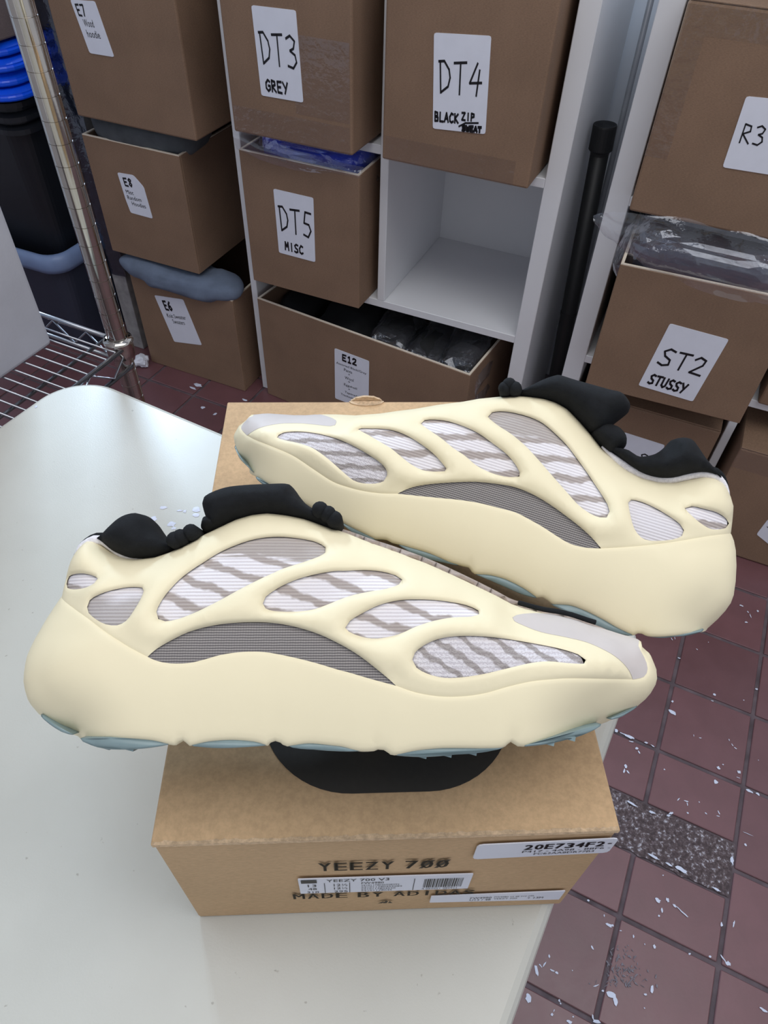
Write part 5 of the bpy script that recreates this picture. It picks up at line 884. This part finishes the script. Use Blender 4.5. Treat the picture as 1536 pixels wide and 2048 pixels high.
    w = b+(0.0046*roll(dh/0.009)*sstep(0, 0.014, ds)+0.0006*roll(ds/0.0025))*roll(dr/0.008)
    obj('cage', sheet_mesh('cage', V, F, w, (1, -1), 'foam_cream', fr), None, root, label='moulded cream cage with oval windows')
    V, F = fill(strip_poly, [], 0.0034, (0.0008, 0.0025)); b = Hf(V); dr = pdist(V, sil, True); b = np.where(dr < 1e-4, 0, b)
    obj('toe_guard', sheet_mesh('toe_guard', V, F, b+0.0002, (1, -1), 'toe_grey', fr), None, root, label='smooth light grey toe guard')
    def grow(h, k):
        A = np.array(h); c = A.mean(0); t = np.roll(A, -1, 0)-np.roll(A, 1, 0); t /= np.linalg.norm(t, axis=1)[:, None]+1e-12; n = np.stack([t[:, 1], -t[:, 0]], 1)
        ar = 0.5*np.sum(A[:, 0]*np.roll(A[:, 1], -1)-np.roll(A[:, 0], -1)*A[:, 1]); return A+n*(k if ar > 0 else -k)
    sx_ = '' if heel_left else '_level'; kc = 'knit_capped'+sx_
    m_knit(kc, S(182, 172, 167), S(240, 236, 239), 2.9, 0.34 if heel_left else -0.26, False, Dt['cap'])
    kinds = [kc, 'knit_plain', 'knit_striped'+sx_, 'knit_striped'+sx_, 'knit_striped'+sx_, 'knit_beaded'+sx_]
    def inner(poly, name, mat, side, sink, lab):
        V, F = fill([tuple(p) for p in poly[::2]], [], 0.0045); ok = pip(V, sil); b = Hf(V)
        b = np.where(ok, b, 0)
        obj(name, sheet_mesh(name, V, F, np.maximum(b-sink, 0.0), (side,), mat, fr), None, root, label=lab)
    for side in (1, -1):
        for h, kd in zip(holes, kinds):
            inner(grow(h, 0.0016), 'knit_panel', kd, side, 0.0002, 'white and taupe knitted panel')
        mp_ = grow(cML[:-1]+cMH[::-1][:-1], 0.0015); inner(mp_, 'side_panel', 'side_mesh', side, 0.0002, 'dark grey ribbed mesh side panel')
    # black neoprene collar, tongue and lace parts
    def pillow(name, poly, T, r, mat, lab=None, cw=0.0):
        o_ = crom(Pt(poly), True, 0.0022); V, F = fill(o_, [], 0.0032, (0.0008, 0.0022, 0.0045)); d = pdist(V, o_, True); d = np.where(d < 1e-4, 0, d)
        obj(name, sheet_mesh(name, V, F, T*roll(d/r), (1, -1), mat, fr), None, root, label=lab)
    pillow('collar', Dt['collar'], 0.030, 0.016, 'shoe_black', 'soft black ankle collar')
    pillow('tongue', Dt['tongue'], 0.026, 0.012, 'shoe_black', 'black padded tongue')
    pillow('tongue_fold', Dt['lump'], 0.022, 0.008, 'shoe_black')
    edge = crom(Pt(Dt['rim']), False, 0.003); bm = bmesh.new(); ne = len(edge)
    add_tube(bm, [(e[0], e[1], 0.004) for e in edge], [0.0022*min(1, 0.3+4*k/ne, 0.3+4*(ne-1-k)/ne) for k in range(ne)], 10); obj('collar_binding', bm, 'shoe_black', root, smooth=True)
    edge = crom(Pt(Dt['knitedge']), False, 0.003); bm = bmesh.new(); ne = len(edge)
    add_tube(bm, [(e[0], e[1], 0.011) for e in edge], [0.0026*min(1, 0.2+4*k/ne, 0.2+4*(ne-1-k)/ne) for k in range(ne)], 10); obj('knit_edge', bm, 'knit_white', root, smooth=True, label='white knitted edge of the ankle opening')
    for (u, v) in Dt['laces']:
        bm = bmesh.new(); r = 0.0042; add_tube(bm, [(u, v, -0.024), (u, v, -0.020), (u, v-0.0005, 0.0), (u, v, 0.020), (u, v, 0.024)], [r*0.4, r, r*1.1, r, r*0.4], 14)
        obj('lace', bm, 'shoe_black', root, smooth=True)
    # strip of tongue and lacing cord showing along the instep
    I = crom(instep, False, 0.004); A = np.array(I); t = np.gradient(A, axis=0); t /= np.linalg.norm(t, axis=1)[:, None]; n = np.stack([-t[:, 1], t[:, 0]], 1)
    if n[:, 1].mean() < 0: n = -n
    f = np.linspace(0, 1, len(A)); off = (0.0034 if heel_left else 0.0004)*np.sin(np.clip(f*1.0, 0, 1)*np.pi)**0.6
    strip = [tuple(p) for p in (A+n*off[:, None])]+[tuple(p) for p in (A-n*0.003)[::-1]]
    V, F = fill(strip, [], 0.004); d = pdist(V, strip, True); d = np.where(d < 1e-4, 0, d)
    obj('instep_strip', sheet_mesh('instep_strip', V, F, 0.013*roll(d/0.004), (1, -1), 'lace_taupe', fr), None, root, label='taupe knitted instep strip')
    bm = bmesh.new(); k0, k1 = int(len(A)*0.08), int(len(A)*0.34); add_tube(bm, [(A[i, 0]+n[i, 0]*0.0010*(1 if heel_left else -2), A[i, 1]+n[i, 1]*0.0010*(1 if heel_left else -2), 0.0126 if heel_left else 0) for i in range(k0, k1)], 0.0013, 8); obj('lace_cord', bm, 'shoe_black', root, smooth=True)
    # outsole pods
    for pod in Dt['pads']:
        o_ = crom(Pt(pod), True, 0.0030); bm = bmesh.new(); rings = []
        us = np.array([p[0] for p in o_]); vb = np.interp(us, Hf.b[:, 0], Hf.b[:, 1]); hw = np.maximum(Hf(np.stack([np.clip(us, Hf.u0+0.004, Hf.u1-0.004), vb+0.018], 1)), 0.012)
        c = np.mean(o_, axis=0)
        for s, sc in ((-1, .80), (-.97, 1.0), (-.4, 1.0), (0, 1.0), (.4, 1.0), (.97, 1.0), (1, .80)):
            rings.append([bm.verts.new((c[0]+(p[0]-c[0])*(1 if sc == 1 else .96), c[1]+(p[1]-c[1])*sc, s*h*0.93)) for p, h in zip(o_, hw)])
        m_ = len(o_)
        for a_, b_ in zip(rings, rings[1:]):
            for q in range(m_): bm.faces.new((a_[q], a_[(q+1) % m_], b_[(q+1) % m_], b_[q]))
        bm.faces.new(rings[0][::-1]); bm.faces.new(rings[-1]); bmesh.ops.recalc_face_normals(bm, faces=bm.faces[:])
        pod_o = obj('outsole_pod', bm, 'outsole_rubber', root, smooth=True, label='translucent blue-green rubber tread pod')
        lo, hi = min(o_, key=lambda p: p[0]), max(o_, key=lambda p: p[0]); L = hi[0]-lo[0]
        if L > 0.04:                                    # tread ridges
            low = sorted([p for p in o_ if p[1] <= np.interp(p[0], [lo[0], hi[0]], [lo[1], hi[1]])], key=lambda p: p[0]); lx = [p[0] for p in low]; ly = [p[1] for p in low]
            for q in range(1, int(L/0.011)):
                u = lo[0]+q*0.011; v = float(np.interp(u, lx, ly)); h = float(np.interp(u, us[np.argsort(us)], hw[np.argsort(us)]))*0.9
                bmr = bmesh.new(); tri = [(u-0.0045, v+0.0012), (u+0.004, v+0.0012), (u+0.0035, v-0.0009)]
                a_ = [bmr.verts.new((x, y, -h)) for x, y in tri]; b_ = [bmr.verts.new((x, y, h)) for x, y in tri]
                bmr.faces.new(a_); bmr.faces.new(b_[::-1])
                for z in range(3): bmr.faces.new((a_[z], b_[z], b_[(z+1) % 3], a_[(z+1) % 3]))
                bmesh.ops.recalc_face_normals(bmr, faces=bmr.faces[:]); obj('tread_ridge', bmr, 'outsole_rubber', pod_o)
    return root
shoe(SHOES['front'], 'front cream sneaker, toe to the right, lying across the near half of the box')
shoe(SHOES['rear'], 'rear cream sneaker, toe to the left, its heel hanging past the box')
